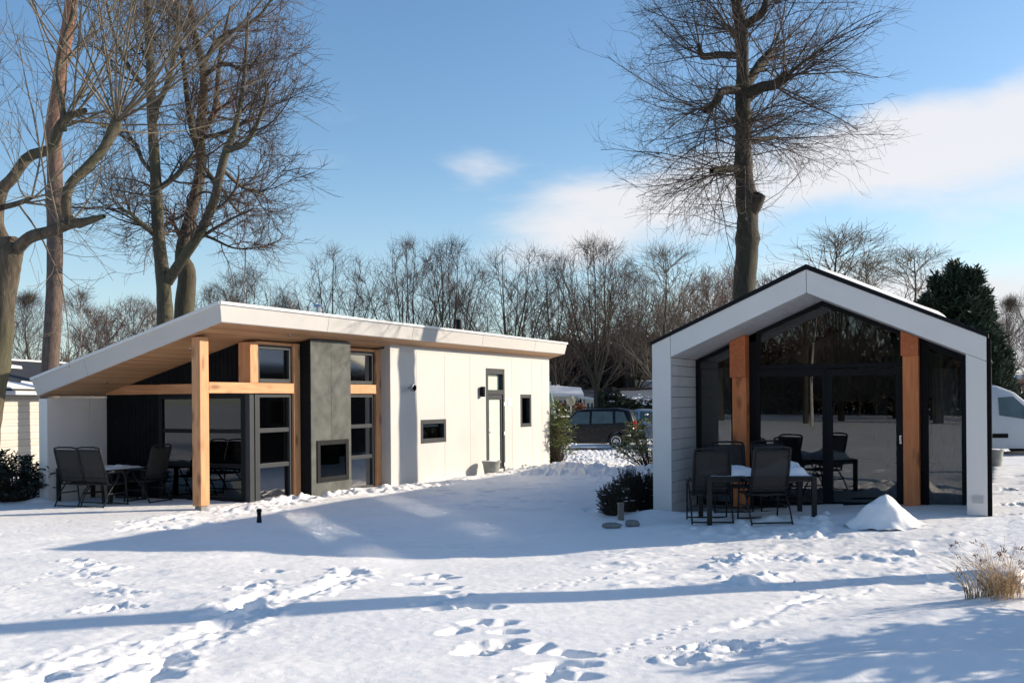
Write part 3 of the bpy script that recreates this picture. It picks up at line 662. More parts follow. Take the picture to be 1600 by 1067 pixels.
# shell: side walls, roof slabs, back wall (side walls with window openings)
SWL = [(5.0, 6.0, 1.2, 2.1), (8.0, 8.9, 1.2, 2.1)]
mb = MB(); plate(mb, 'x', XL + 0.02, XL + 0.17, 0.081, DEP, -0.2, 2.80, SWL); plate(mb, 'x', XR - 0.25, XR - 0.125, 0.20, DEP, 0.05, 2.77, SWL)
mb.prism([(XL + 0.171, -0.2), (XR - 0.171, 0.0), (XR - 0.171, inner(XRi) + .1), (AP, inner(AP) + .1), (XL + 0.171, inner(XLi) + .05)], 'y', DEP - 0.15, DEP - 0.02)
mb.build('side_wall', M['black_board'], RC)
for hole in SWL:
    window(RC, 'side_window', 'x', XL + 0.01, 0.1, *hole, 0.07); window(RC, 'side_window', 'x', XR - 0.07, -0.1, *hole, 0.07)
mb = MB()
mb.prism([(XL + 0.02, outer(XL) - .02), (AP, outer(AP) - .02), (AP, inner(AP) + .035), (XLi - .0, inner(XLi) + .035), (XL + .02, inner(XLi) + 0.16)], 'y', 0.081, DEP)
mb.prism([(AP, outer(AP) - .02), (XR - .10, outer(XR - .08) - .02), (XR - .10, inner(XRi) + 0.2), (XRi, inner(XRi) + .035), (AP, inner(AP) + .035)], 'y', 0.081, DEP)
roofR = mb.build('roof', M['black_matt'], RC)
# black roof trim
mb = MB(); T = 0.075
mb.prism([(XL - 0.03, outer(XL) - 0.012), (AP, outer(AP) + 0.002), (AP, outer(AP) + T + 0.004), (XL - 0.03, outer(XL) + T - 0.03)], 'y', -0.02, DEP + 0.03)
mb.prism([(AP, outer(AP) + 0.002), (XR + 0.03, outer(XR) - 0.01), (XR + 0.03, outer(XR) + T - 0.03), (AP, outer(AP) + T + 0.004)], 'y', -0.02, 0.30)
mb.prism([(AP, outer(AP) + 0.002), (XR - 0.07, outer(XR - .07)), (XR - 0.07, outer(XR - .07) + T - 0.02), (AP, outer(AP) + T + 0.004)], 'y', 0.302, DEP + 0.03)
mb.build('roof_trim', M['black_frame'], roofR, bevel=0.004)
# snow on both slopes
def slope_snow(x0, x1, y0, y1, zf, th, seed):
    gx = np.linspace(x0, x1, 30); gy = np.linspace(y0, y1, 100); SX, SY = np.meshgrid(gx, gy)
    e = np.minimum(np.minimum(SX - x0, x1 - SX), np.minimum(SY - y0, y1 - SY))
    SZ = np.vectorize(zf)(SX) + 0.002 + th * sstep(-0.01, 0.12, e) * (1 + 0.8 * fbm(SX * 1.3, SY, 3, seed))
    ii = np.arange(SX.size).reshape(SX.shape); F4 = np.stack([ii[:-1, :-1], ii[:-1, 1:], ii[1:, 1:], ii[1:, :-1]], -1).reshape(-1, 4)
    np_mesh('roof_snow', np.stack([SX, SY, SZ], -1).reshape(-1, 3), F4, M['snow_soft'], roofR)
slope_snow(AP + 0.14, -0.5, 0.12, DEP - 0.1, lambda x: outer(x) + T - 0.006, 0.045, 3)
slope_snow(XL + 0.5, AP - 0.4, 0.5, DEP - 0.3, lambda x: outer(x) + T - 0.012, 0.03, 5)
# black cladding strip down the right flank
mb = MB(); boards(mb, 0, 0, 0, 0, 0, 0) if False else None
y = 0.22
while y < DEP - 0.1:
    if not any(h_[0] - .14 < y < h_[1] for h_ in SWL): mb.box(XR - 0.123, XR - 0.085, y, y + 0.14, 0.10, 2.74)
    y += 0.147
mb.build('side_cladding', M['black_board'], RC, bevel=0.003, seg=1)
mb = MB(); mb.box(XR + 0.001, XR + 0.062, 0.04, 0.14, 0.12, 2.78); mb.build('downpipe', M['black_matt'], RC, bevel=0.012)
mb = MB(); mb.box(XR - 0.125, XR - 0.0, 0.082, 0.198, 0.10, 2.76); mb.build('corner_board', M['black_board'], RC)
# lining of the recessed porch: wall boards and ceiling boards, each board running back
mb = MB(); z = -0.12; st = 0.176
while z < inner(XLi) - 0.02: mb.box(XLi - 0.03, XLi, 0.037, GL + 0.05, z, min(z + st - 0.007, inner(XLi) - 0.004)); z += st
mb.build('porch_lining', M['white_board'], RC, bevel=0.003, seg=1); mb = MB(); z = 0.12
while z < inner(XRi) - 0.02: mb.box(XRi, XRi + 0.03, 0.037, GL + 0.05, z, min(z + st - 0.007, inner(XRi) - 0.01)); z += st
mb.build('porch_lining', M['white_board'], RC, bevel=0.003, seg=1)
mb = MB()
for sgn, xa, xb in ((1, XLi, AP), (-1, XRi, AP)):
    n = 14
    for k in range(n):
        a = xa + (xb - xa) * k / n; b = xa + (xb - xa) * (k + 1) / n - sgn * 0.006
        p = [(a, inner(a) + 0.001), (b, inner(b) + 0.001), (b, inner(b) + 0.024), (a, inner(a) + 0.024)]
        mb.prism(p, 'y', 0.037, GL + 0.05)
mb.build('porch_ceiling', M['white_board'], RC, bevel=0.002, seg=1)
mb = MB(); mb.box(XLi, XRi, 0.9, DEP - 0.16, 0.02, 0.09); mb.build('floor', M['concrete'], RC)
# glazed front, in the plane y = GL
def poly_frame(mb, outerp, innerp, y0, y1):
    n = len(outerp)
    for i in range(n):
        j = (i + 1) % n; q = [outerp[i], outerp[j], innerp[j], innerp[i]]; mb.prism(q, 'y', y0, y1)
def slanted_window(name, xa, xb, zb_, f, fw, parent=RC, apex=None):
    top = [(xb, f(xb) - 0.006)] + ([(apex, f(apex) - 0.006)] if apex is not None else []) + [(xa, f(xa) - 0.006)]
    itop = [(xb - fw, f(xb - fw) - 0.006 - fw * 0.95)] + ([(apex, f(apex) - 0.006 - fw * 1.05)] if apex is not None else []) + [(xa + fw, f(xa + fw) - 0.006 - fw * 0.95)]
    o_ = [(xa, zb_), (xb, zb_)] + top; i_ = [(xa + fw, zb_ + fw), (xb - fw, zb_ + fw)] + itop
    m = MB(); poly_frame(m, o_, i_, GL - 0.04, GL + 0.06); o = m.build(name, M['black_frame'], parent, bevel=0.004)
    m = MB(); m.prism(i_, 'y', GL + 0.0, GL + 0.012); m.build('pane', M['glass_dark'], o); return o
slanted_window('side_glazing', XLi + 0.002, -3.965, 0.07, inner, 0.075)
mb = MB(); mb.box(-3.965, -3.60, GL - 0.03, GL + 0.06, 0.07, inner(-3.965) - 0.01); mb.build('mullion', M['black_frame'], RC)
slanted_window('gable_glazing', -3.60, -1.205, 2.455, inner, 0.075, apex=AP)
mb = MB(); mb.box(-1.205, -0.968, GL - 0.03, GL + 0.06, 0.07, inner(-0.968) - 0.01); mb.build('mullion', M['black_frame'], RC)
slanted_window('side_glazing', -0.966, XRi - 0.001, 0.07, inner, 0.115)
m = MB(); m.box(-3.598, -3.545, GL - 0.04, GL + 0.06, 0.07, 2.453); m.box(-2.50, -2.43, GL - 0.04, GL + 0.06, 0.07, 2.453); m.box(-3.545, -2.50, GL - 0.04, GL + 0.06, 0.07, 0.19); m.box(-3.545, -2.50, GL - 0.04, GL + 0.06, 2.325, 2.453)
fx = m.build('fixed_glazing', M['black_frame'], RC, bevel=0.004); m = MB(); m.box(-3.55, -2.495, GL, GL + 0.012, 0.185, 2.33); m.build('pane', M['glass_dark'], fx)
m = MB(); m.box(-2.427, -2.33, GL - 0.075, GL + 0.02, 0.09, 2.42); m.box(-1.335, -1.21, GL - 0.075, GL + 0.02, 0.09, 2.42); m.box(-2.33, -1.335, GL - 0.075, GL + 0.02, 0.09, 0.22); m.box(-2.33, -1.335, GL - 0.075, GL + 0.02, 2.315, 2.42)
sd = m.build('sliding_door', M['black_frame'], RC, bevel=0.005); m = MB(); m.box(-2.335, -1.33, GL - 0.035, GL - 0.023, 0.215, 2.32); m.build('pane', M['glass_dark'], sd)
m = MB(); m.box(-1.285, -1.25, GL - 0.085, GL - 0.074, 1.20, 1.34); m.box(-1.276, -1.259, GL - 0.12, GL - 0.084, 1.225, 1.315); m.build('handle', M['metal'], sd, bevel=0.004)
m = MB(); m.box(XLi, XRi, GL - 0.05, GL + 0.08, -0.1, 0.068); m.build('sill', M['black_matt'], RC)
# timber posts and the beam ends over them
for x0, x1, b0, b1, zc in ((-3.955, -3.718, -3.99, -3.717, 2.32), (-1.21, -0.972, -1.235, -0.975, 2.62)):
    m = MB(); m.box(x0, x1, GL - 0.30, GL - 0.045, 0.09, zc - 0.002); m.build('post', M['red_timber'], RC, bevel=0.006)
    m = MB(); m.prism([(b0, zc), (b1, zc), (b1, inner(b1) - 0.006), (b0, inner(b0) - 0.006)], 'y', GL - 0.325, GL - 0.042); m.build('beam_end', M['red_timber_end'], RC, bevel=0.006)
# vent grille, low on the right leg
m = MB(); m.box(-0.185, -0.03, -0.006, -0.001, 0.425, 0.53); vg = m.build('vent_grille', M['joint'], RC)
m = MB()
for k in range(6): m.box(-0.178, -0.037, -0.013, -0.0065, 0.435 + k * 0.0155, 0.443 + k * 0.0155)
m.box(-0.185, -0.179, -0.012, -0.0065, 0.425, 0.53); m.box(-0.036, -0.03, -0.012, -0.0065, 0.425, 0.53); m.box(-0.179, -0.036, -0.012, -0.0065, 0.525, 0.53); m.build('vent_slats', M['white_trim'], vg)
# inside: partition with a dark opening, side linings
m = MB(); plate(m, 'y', 5.6, 5.7, XLi, XRi, 0.1, 2.5, [(-1.9, -0.9, 0.1, 1.95)]); m.prism([(XLi, 2.5), (XRi, 2.5), (AP, 3.5)], 'y', 5.6, 5.7)
m.build('inner_wall', M['interior_wall'], RC)
m = MB(); m.box(XL + .172, XL + .18, GL + .1, 4.9, 0.1, 2.5); m.build('inner_lining', M['interior_wall'], RC); m = MB(); m.box(XR - .18, XR - .172, GL + .1, 4.9, 0.1, 2.5); m.build('inner_lining', M['interior_wall'], RC)
curtain('curtain', RH, -0.80, GL + 0.22, -0.34, GL + 0.22, 0.12, 2.42, 'grey brown curtain behind the narrow right pane of gabled cabin', 'cabin curtains', 6, 0.03)
curtain('curtain', RH, -4.35, GL + 0.25, -4.02, GL + 0.25, 0.12, 2.5, 'grey brown curtain behind the narrow left pane of gabled cabin', 'cabin curtains', 4, 0.03)
def place(o, Fm, w, s, z=0.0, rz=0.0):
    x, y = Fm.to(w, s); o.location = (x, y, z); o.rotation_euler = (0, 0, rz - Fm.a); return o
t = empty('television', label='flat black television on the pale wall inside gabled cabin', cat='television'); place(t, RH, -2.75, 5.54, 1.15)
m = MB(); m.box(-0.62, 0.62, -0.03, 0.03, 0.0, 0.72); m.build('screen_case', M['black_frame'], t, bevel=0.01); m = MB(); m.box(-0.6, 0.6, -0.034, -0.0305, 0.02, 0.70); m.build('screen', M['black_matt'], t)
m = MB(); m.box(-0.2, 0.2, 0.032, 0.055, 0.2, 0.5); m.build('bracket', M['black_matt'], t)
t = empty('dining_table', label='dark dining table inside gabled cabin behind the sliding door', cat='table'); place(t, RH, -2.1, 3.2, 0.09)
m = MB(); m.box(-0.8, 0.8, -0.45, 0.45, 0.72, 0.76); m.build('tabletop', M['chair_frame'], t, bevel=0.01)
for a in (-0.72, 0.72):
    for b in (-0.38, 0.38): m = MB(); m.box(a - .03, a + .03, b - .03, b + .03, 0, .719); m.build('leg', M['chair_frame'], t)
t = empty('dining_table', label='dark dining table inside long cabin behind the porch window', cat='table'); place(t, LH, -1.3, 2.2, 0.0)
m = MB(); m.box(-0.8, 0.8, -0.45, 0.45, 0.72, 0.76); m.build('tabletop', M['chair_frame'], t, bevel=0.01)
for a in (-0.72, 0.72):
    for b in (-0.38, 0.38): m = MB(); m.box(a - .03, a + .03, b - .03, b + .03, 0, .719); m.build('leg', M['chair_frame'], t)
m = MB(); m.box(-0.5, 0.5, -0.22, 0.22, 0.0, 0.05)
t = empty('log_bench', label='low bench of pale split logs inside long cabin', cat='bench'); place(t, LH, -1.75, 0.95, 0.0)
m = MB()
for k in range(2): m.box(-0.42, 0.42, -0.18, 0.18, 0.34 + k * 0.13, 0.44 + k * 0.13)
m.build('seat', M['log'], t, bevel=0.04)
for a in (-0.36, 0.36): m = MB(); m.box(a - .03, a + .03, -.15, .15, 0, .339); m.build('leg', M['chair_frame'], t)

# ================================================================== garden chairs and tables
t_ = NT('mesh_fabric'); wv = t_.node('TexWave', wave_type='BANDS', bands_direction='X'); t_.set(wv.inputs['Vector'], t_.coord()); wv.inputs['Scale'].default_value = 60
c_ = t_.mix(t_.rampv(wv.outputs['Fac'], 0, 1, 0, 0.35), (0.018, 0.0175, 0.0165), (0.036, 0.034, 0.032)); pb = t_.node('BsdfPrincipled'); t_.set(pb.inputs['Base Color'], c_); pb.inputs['Roughness'].default_value = 0.75
tr = t_.node('BsdfTransparent'); mx = t_.node('MixShader'); mx.inputs[0].default_value = 0.16; t_.set(mx.inputs[1], pb.outputs[0]); t_.set(mx.inputs[2], tr.outputs[0]); t_.t.links.new(mx.outputs[0], t_.out.inputs[0])
M['fabric'] = t_.m
def make_chair(label, lean=0.20, hb=0.68):
    """facing +y; origin on the ground between the legs"""
    c = empty('garden_chair', label=label, cat='chair'); sw = 0.27; sz = 0.42
    by, bz = -0.22, sz                     # foot of the backrest
    def B(t): return (by - lean * t, bz + hb * t)
    m = MB()                               # seat frame and side tubes of the back
    for s in (-1, 1):
        m.tube([(s * sw, 0.26, sz), (s * sw, by, sz)], 0.016, 8)
        m.tube([(s * sw, *B(0)), (s * sw, *B(0.5)), (s * sw * 0.99, *B(0.93)), (s * sw * 0.93, *B(1.0))], 0.017, 8)
    m.tube([(-sw * .93, *B(1)), (-sw * .5, B(1)[0] - .01, B(1)[1] + .018), (sw * .5, B(1)[0] - .01, B(1)[1] + .018), (sw * .93, *B(1))], 0.015, 8)
    m.tube([(-sw, 0.26, sz), (sw, 0.26, sz)], 0.015, 8); m.tube([(-sw, by, sz), (sw, by, sz)], 0.015, 8)
    m.build('frame', M['chair_frame'], c, smooth=True)
    def sheet(pts, nm):
        V = []; n = 9
        for (y, z), sag in pts:
            for k in range(n):
                u = k / (n - 1) * 2 - 1; V.append((u * (sw - 0.008), y + sag[0] * (1 - u * u), z + sag[1] * (1 - u * u)))
        F = [(r * n + k, r * n + k + 1, (r + 1) * n + k + 1, (r + 1) * n + k) for r in range(len(pts) - 1) for k in range(n - 1)]
        q = MB(); q.add(V, F); o = q.build(nm, M['fabric'], c, smooth=True); s = o.modifiers.new('s', 'SOLIDIFY'); s.thickness = 0.004; return o
    sheet([((0.25 - 0.47 * k / 8, sz), (0, -0.028 * sin(pi * k / 8))) for k in range(9)], 'seat')
    sheet([(B(0.06 + 0.90 * k / 10), (-0.022 * sin(pi * k / 10), 0)) for k in range(11)], 'backrest')
    m = MB(); y0, z0 = B(0.80); y0, z0 = B(0.15); m.box(-sw + .01, sw - .01, y0 - 0.028, y0 - 0.016, z0 - 0.007, z0 + 0.007); m.build('seam_bar', M['chair_frame'], c)
    for s in (-1, 1):
        m = MB(); m.tube([(s * (sw + .03), 0.25, 0.0), (s * (sw + .03), 0.21, 0.34), (s * (sw + .035), 0.17, 0.56), (s * (sw + .035), 0.10, 0.625)], 0.013, 8); m.build('leg', M['chair_frame'], c, smooth=True)
        m = MB(); m.tube([(s * (sw + .03), -0.38, 0.0), (s * (sw + .03), -0.25, 0.25), (s * (sw + .03), -0.02, 0.50), (s * (sw + .03), 0.04, 0.62)], 0.013, 8); m.build('leg', M['chair_frame'], c, smooth=True)
        m = MB(); a = [(s * (sw + .035), -0.30, 0.64), (s * (sw + .035), -0.1, 0.66), (s * (sw + .035), 0.10, 0.65), (s * (sw + .035), 0.22, 0.60)]
        m.tube(a, [0.018, 0.024, 0.024, 0.016], 8); m.build('armrest', M['chair_frame'], c, smooth=True)
    m = MB(); m.bar((-sw - .03, -0.38, 0.03), (sw + .03, -0.38, 0.03), 0.022); m.bar((-sw - .03, 0.25, 0.03), (sw + .03, 0.25, 0.03), 0.022)
    for s in (-1, 1): m.bar((s * (sw + .03), -0.26, 0.25), (s * (sw + .03), 0.21, 0.25), 0.02)
    m.build('stretcher', M['chair_frame'], c)
    return c
chair0 = make_chair('dark mesh chair before the snowy table on gabled cabin porch, nearer the white wall')
GCH = 'garden chairs on the cabin porches'
chair0['group'] = GCH
def put_chair(src, x, y, rz, label=None, first=False, sink=0.02):
    c = src if first else copy_tree(src)
    if label: c['label'] = label
    c.location = (x, y, zground(x, y) - sink + 0.01); c.rotation_euler = (0, 0, rz); return c
put_chair(chair0, 2.96, 14.88, radians(-3), first=True)
put_chair(chair0, 3.67, 14.45, radians(5), 'dark mesh chair in front of the gabled cabin table, right one of the pair')
put_chair(chair0, 3.55, 16.0, radians(176), 'dark mesh chair behind the gabled cabin table facing the viewer, left of two')
put_chair(chair0, 4.22, 15.85, radians(183), 'dark mesh chair behind the gabled cabin table facing the viewer, right of two')
def make_table(label, L, W, h):
    t = empty('patio_table', label=label, cat='table', group='patio tables on the porches')
    m = MB(); m.box(-L/2, L/2, -W/2, W/2, h - 0.035, h); m.box(-L/2 + .03, L/2 - .03, -W/2 + .03, W/2 - .03, h - 0.085, h - 0.036); m.build('tabletop', M['chair_frame'], t, bevel=0.006)
    for a in (-1, 1):
        for b in (-1, 1):
            m = MB(); x = a * (L/2 - 0.035); y = b * (W/2 - 0.035); m.box(x - .035, x + .035, y - .03, y + .03, 0, h - 0.036); m.build('leg', M['chair_frame'], t, bevel=0.004)
    return t
def snow_cover(label, L, W, th, seed, skew=0.0):
    gx = np.linspace(-L/2, L/2, 70); gy = np.linspace(-W/2, W/2, 44); a, b = np.meshgrid(gx, gy)
    e = np.minimum(np.minimum(a + L/2, L/2 - a), np.minimum(b + W/2, W/2 - b)) + 0.05 * fbm(a * 6, b * 6, 2, seed + 3)
    cov = sstep(0.0, 0.13, e)
    z = th * cov * (0.75 + 1.1 * fbm(a * 3.2, b * 3.2, 3, seed)) + 0.06 * np.exp(-(((a - L * 0.3) / 0.13) ** 2 + ((b - 0.02) / 0.14) ** 2)) * cov
    z = np.maximum(z, -0.002); n = z.size; ii = np.arange(n).reshape(z.shape)
    Vt = np.stack([a, b, z], -1).reshape(-1, 3); F = np.stack([ii[:-1, :-1], ii[:-1, 1:], ii[1:, 1:], ii[1:, :-1]], -1).reshape(-1, 4)
    o = np_mesh('snow_cover', Vt, F, M['snow_soft']); prop(o, label, 'snow', 'snow lying on the patio tables'); return o
T1 = make_table('dark patio table under snow on the gabled cabin porch', 1.60, 0.90, 0.74)
T1.location = (3.68, 14.93, 0.07); T1.rotation_euler = (0, 0, radians(-2))
S1 = snow_cover('thick lumpy snow on the gabled cabin porch table', 1.50, 0.82, 0.12, 5); S1.location = (3.68, 14.93, 0.812); S1.rotation_euler = (0, 0, radians(-2))
T2 = make_table('dark patio table under thin snow on the long cabin porch', 1.52, 0.88, 0.69)
place(T2, LH, -3.10, -0.76, 0.0); S2 = snow_cover('thin even snow on the long cabin porch table', 1.50, 0.86, 0.035, 9); place(S2, LH, -3.10, -0.76, 0.692)
for w, s, rz, lab in [(-2.74, -1.50, 8, 'dark mesh garden chair at the long cabin table, beside the white wing wall'), (-2.16, -1.46, 6, 'dark mesh chair at long cabin table, right one of two seen from behind'),
                      (-2.12, -0.55, 96, 'dark mesh garden chair at the right end of the long cabin table'), (-2.95, -0.02, 180, 'dark mesh garden chair behind the long cabin table against the black boards')]:
    x, y = LH.to(w, s); put_chair(chair0, x, y, radians(rz) - LH.a, lab)
# ================================================================== bare trees, built from batches of polylines
def spline(P, n):
    P = np.asarray(P, float); m = len(P); E0 = 2 * P[0] - P[1]; E1 = 2 * P[-1] - P[-2]; Q = np.vstack([E0, P, E1])
    t = np.linspace(0, m - 1, n); i = np.minimum(t.astype(int), m - 2); f = (t - i)[:, None]
    a, b, c, d = Q[i], Q[i + 1], Q[i + 2], Q[i + 3]
    return 0.5 * ((2 * b) + (-a + c) * f + (2 * a - 5 * b + 4 * c - d) * f ** 2 + (-a + 3 * b - 3 * c + d) * f ** 3)
def norm(v): return v / np.maximum(np.linalg.norm(v, axis=-1, keepdims=True), 1e-9)
def tubes(P, R, sides):
    """P (N,K,3), R (N,K) -> verts, quads"""
    N, K, _ = P.shape
    T = norm(np.gradient(P, axis=1)); mt = norm(T.mean(axis=1))
    ref = np.where(np.abs(mt[:, 2:3]) < 0.85, np.array([[0, 0, 1.0]]), np.array([[1.0, 0, 0]]))[:, None, :]
    A = norm(np.cross(T, ref)); B = np.cross(T, A)
    ang = np.arange(sides) * 2 * pi / sides
    V = P[:, :, None, :] + R[:, :, None, None] * (A[:, :, None, :] * np.cos(ang)[None, None, :, None] + B[:, :, None, :] * np.sin(ang)[None, None, :, None])
    base = (np.arange(N) * K * sides)[:, None, None] + (np.arange(K - 1) * sides)[None, :, None]
    k = np.arange(sides)[None, None, :]; k2 = (k + 1) % sides
    F = np.stack([base + k, base + k2, base + sides + k2, base + sides + k], -1).reshape(-1, 4)
    return V.reshape(-1, 3), F
def grow(P, R, n, length, t0=0.3, t1=1.0, ang=(30, 60), ratio=0.55, K=5, wob=0.12, up=0.05, r=None, rmin=0.004, out=0.0, centre=None, lenvar=0.4, tshape=1.0, tip=0.35):
    r = r or rng; N, KK, _ = P.shape
    pi_ = np.repeat(np.arange(N), n) if np.isscalar(n) else np.repeat(np.arange(N), n)
    M_ = len(pi_); t = (t0 + (t1 - t0) * r.random(M_) ** tshape) * (KK - 1); i = np.minimum(t.astype(int), KK - 2); f = (t - i)[:, None]
    S = P[pi_, i] * (1 - f) + P[pi_, i + 1] * f; T = norm(P[pi_, i + 1] - P[pi_, i]); rad = R[pi_, i] * (1 - f[:, 0]) + R[pi_, i + 1] * f[:, 0]
    rv = norm(r.normal(size=(M_, 3))); side = norm(np.cross(T, rv))
    if out and centre is not None:
        o = S - centre; o[:, 2] *= 0.4; o = norm(o); side = norm(side + out * (o - T * (o * T).sum(1, keepdims=True)))
    a = np.radians(r.uniform(ang[0], ang[1], M_))[:, None]; D = norm(T * np.cos(a) + side * np.sin(a))
    L = length * (1 - lenvar + 2 * lenvar * r.random(M_)); 
    if not np.isscalar(length): pass
    L = L[:, None]
    Q = [S]; bend = norm(r.normal(size=(M_, 3))) * wob
    for k in range(K - 1):
        D = norm(D + bend + r.normal(size=(M_, 3)) * wob + np.array([0, 0, up])); Q.append(Q[-1] + D * L / (K - 1))
    Q = np.stack(Q, 1); r0 = np.maximum(rad * ratio, rmin); prof = np.linspace(1, tip, K)[None, :]
    return Q, np.maximum(r0[:, None] * prof, rmin * 0.6)
class Tree:
    def __init__(s): s.wood = []; s.fine = []
    def limb(s, pts, radii, K=16, jit=0.0):
        P = spline([tuple(p) for p in pts], K); r = np.interp(np.linspace(0, 1, K), np.linspace(0, 1, len(radii)), radii)
        if jit: P[1:-1] += rng.normal(size=(K - 2, 3)) * jit
        return P[None], r[None]
def cat(*pr):
    """join batches of equal K"""
    return np.concatenate([p[0] for p in pr]), np.concatenate([p[1] for p in pr])
def emit(parts, sides):
    Vs, Fs, n = [], [], 0
    for (P, R), k in zip(parts, sides):
        v, f = tubes(P, R, k); Vs.append(v); Fs.append(f + n); n += len(v)
    return np.concatenate(Vs), np.concatenate(Fs)
def rough_trunk(P, R, sides=14, amp=0.10, seed=1):
    """one trunk tube with knobbly surface"""
    V, F = tubes(P, R, sides); K = P.shape[1]
    c = np.repeat(P[0], sides, axis=0); d = V - c; th = np.tile(np.arange(sides), K) * 1.7; zz = np.repeat(np.arange(K) * 0.9, sides)
    k = 1 + amp * (vnoise(th * 0.7 + seed, zz, seed) * 2 + vnoise(th * 0.3, zz * 0.35, seed + 5) * 2)
    return c + d * k[:, None], F

M['bark'] = m_bark('bark', (0.022, 0.017, 0.013), (0.105, 0.08, 0.057), (0.065, 0.065, 0.032))
M['bark_dark'] = m_bark('bark_dark', (0.016, 0.013, 0.010), (0.065, 0.050, 0.037), (0.036, 0.038, 0.018))
M['bark_grey'] = m_bark('bark_grey', (0.030, 0.024, 0.017), (0.125, 0.098, 0.068), (0.075, 0.073, 0.038))
M['bark_pine'] = m_bark('bark_pine', (0.06, 0.045, 0.038), (0.17, 0.12, 0.095), None, 1.0, (7.5, 14.0, (0.36, 0.165, 0.10)))
M['bark_birch'] = m_bark('bark_birch', (0.25, 0.22, 0.20), (0.62, 0.58, 0.54))
M['twig'] = m_plain('twig', (0.060, 0.042, 0.032), 0.85, 0.2)
M['twig_red'] = m_plain('twig_red', (0.10, 0.062, 0.047), 0.85, 0.25)
M['twig_pale'] = m_plain('twig_pale', (0.14, 0.115, 0.08), 0.85, 0.2)

def tree_object(name, label, cat_, group, trunk, crown, loc=(0, 0, 0), kb='bark', kt='twig'):
    o = empty(name, loc, 0, label, cat_, group)
    np_mesh('trunk', trunk[0] - np.array(loc), trunk[1], M[kb], o)
    if crown is not None: np_mesh('crown', crown[0] - np.array(loc), crown[1], M[kt], o)
    return o
def joinVF(*vf):
    Vs, Fs, n = [], [], 0
    for v, f in vf: Vs.append(v); Fs.append(f + n); n += len(v)
    return np.concatenate(Vs), np.concatenate(Fs)
def A(px, py, Y): return tuple(at(px, py, Y))

# ---- the tall tree behind the gabled cabin
YT = 24.9; pxm = FPX / YT
base = A(1163, 470, YT)
tr = [(base[0] + 0.05, YT, -0.1), (base[0] + 0.02, YT, 2.0), A(1162, 464, YT), A(1167, 389, YT), A(1168, 328, YT), A(1161, 262, YT), A(1161, 187, YT), A(1160, 117, YT), A(1158, 47, YT), A(1150, 0, YT), A(1146, -60, YT), A(1143, -140, YT), A(1140, -220, YT)]
K = 60; P0 = spline(tr, K); R0 = np.interp(np.linspace(0, 1, K), np.linspace(0, 1, 13), [.36, .31, .275, .255, .25, .21, .185, .17, .15, .125, .105, .07, .035])
# swellings
for zc, am in ((A(0, 383, YT)[2], .16), (A(0, 322, YT)[2], .14), (A(0, 268, YT)[2], .10)):
    R0 = R0 * (1 + am * np.exp(-((P0[:, 2] - zc) / 0.16) ** 2))
main = (P0[None], R0[None]); limbs = []
def lim(pts, radii): limbs.append((spline([A(*p) for p in pts], 16)[None], np.interp(np.linspace(0, 1, 16), np.linspace(0, 1, len(radii)), radii)[None]))
lim([(1170, 335, YT), (1180, 318, YT - .1), (1189, 303, YT - .2)], [.2, .2, .14])
lim([(1162, 150, YT), (1188, 137, YT - .4), (1212, 132, YT - .8), (1232, 116, YT - 1.1)], [.15, .13, .13, .12])
lim([(1163, 138, YT), (1180, 112, YT + .4), (1190, 100, YT + .7), (1204, 82, YT + 1.0)], [.14, .12, .15, .10])
lim([(1160, 141, YT), (1130, 143, YT - .5), (1120, 158, YT - .8), (1101, 174, YT - 1.0)], [.11, .10, .10, .06])
lim([(1160, 88, YT), (1125, 86, YT + .3), (1098, 88, YT + .5), (1092, 70, YT + .6)], [.09, .09, .09, .05])
lim([(1162, 265, YT), (1140, 264, YT - .4), (1112, 266, YT - .9)], [.10, .09, .07])
lim([(1168, 222, YT), (1190, 218, YT + .5), (1215, 215, YT + .9)], [.09, .07, .04])
lim([(1158, 45, YT), (1175, 32, YT - .2), (1193, 17, YT - .5), (1203, -30, YT - .6)], [.11, .10, .10, .05])
lim([(1155, 60, YT), (1146, 52, YT + .2), (1142, 46, YT + .3)], [.10, .10, .08])
lim([(1148, 0, YT), (1120, -30, YT - .5), (1090, -80, YT - 1)], [.09, .07, .04])
lim([(1146, -40, YT), (1190, -70, YT + .6), (1225, -120, YT + 1)], [.09, .07, .04])
lim([(1160, 180, YT), (1150, 186, YT + 0.7), (1135, 190, YT + 1.3)], [.09, .08, .05])
L1 = cat(*limbs)
ctr = np.array([base[0], YT, 9.5])
r = np.random.default_rng(5)
a = grow(L1[0][1:], L1[1][1:], 14, 2.15, .6, 1.0, (10, 70), .20, 9, .08, .015, r, .012, 1.0, ctr, .45)
zlo = (A(0, 345, YT)[2] - P0[0, 2]) / (P0[-1, 2] - P0[0, 2]); 
b = grow(main[0], main[1], 110, 2.3, .46, 1.0, (45, 88), .10, 9, .09, .02, r, .011, 0.4, ctr, .4)
bl = grow(main[0], main[1], 44, 2.4, .40, .52, (65, 100), .08, 9, .09, -.03, r, .010, 0.4, ctr, .35)
c0 = grow(main[0], main[1], 14, 1.6, .27, .42, (60, 90), .05, 7, .16, .05, r, .006, 0.2, ctr, .5)
S_ = cat(a, b, bl)
c1 = grow(S_[0], S_[1], 10, 0.95, .15, 1.0, (20, 55), .55, 6, .13, .03, r, .005, 0.5, ctr, .5)
c2 = grow(c1[0], c1[1], 3, 0.42, .2, 1.0, (20, 55), .6, 4, .12, .05, r, .0038)
c3 = grow(c0[0], c0[1], 3, 0.5, .3, 1.0, (20, 55), .6, 4, .12, .02, r, .005)
trunkVF = joinVF(rough_trunk(*main, 22, .10, 3), emit([L1], [9]))
crownVF = emit([S_, c1, c2, c0, c3], [4, 3, 3, 3, 3])
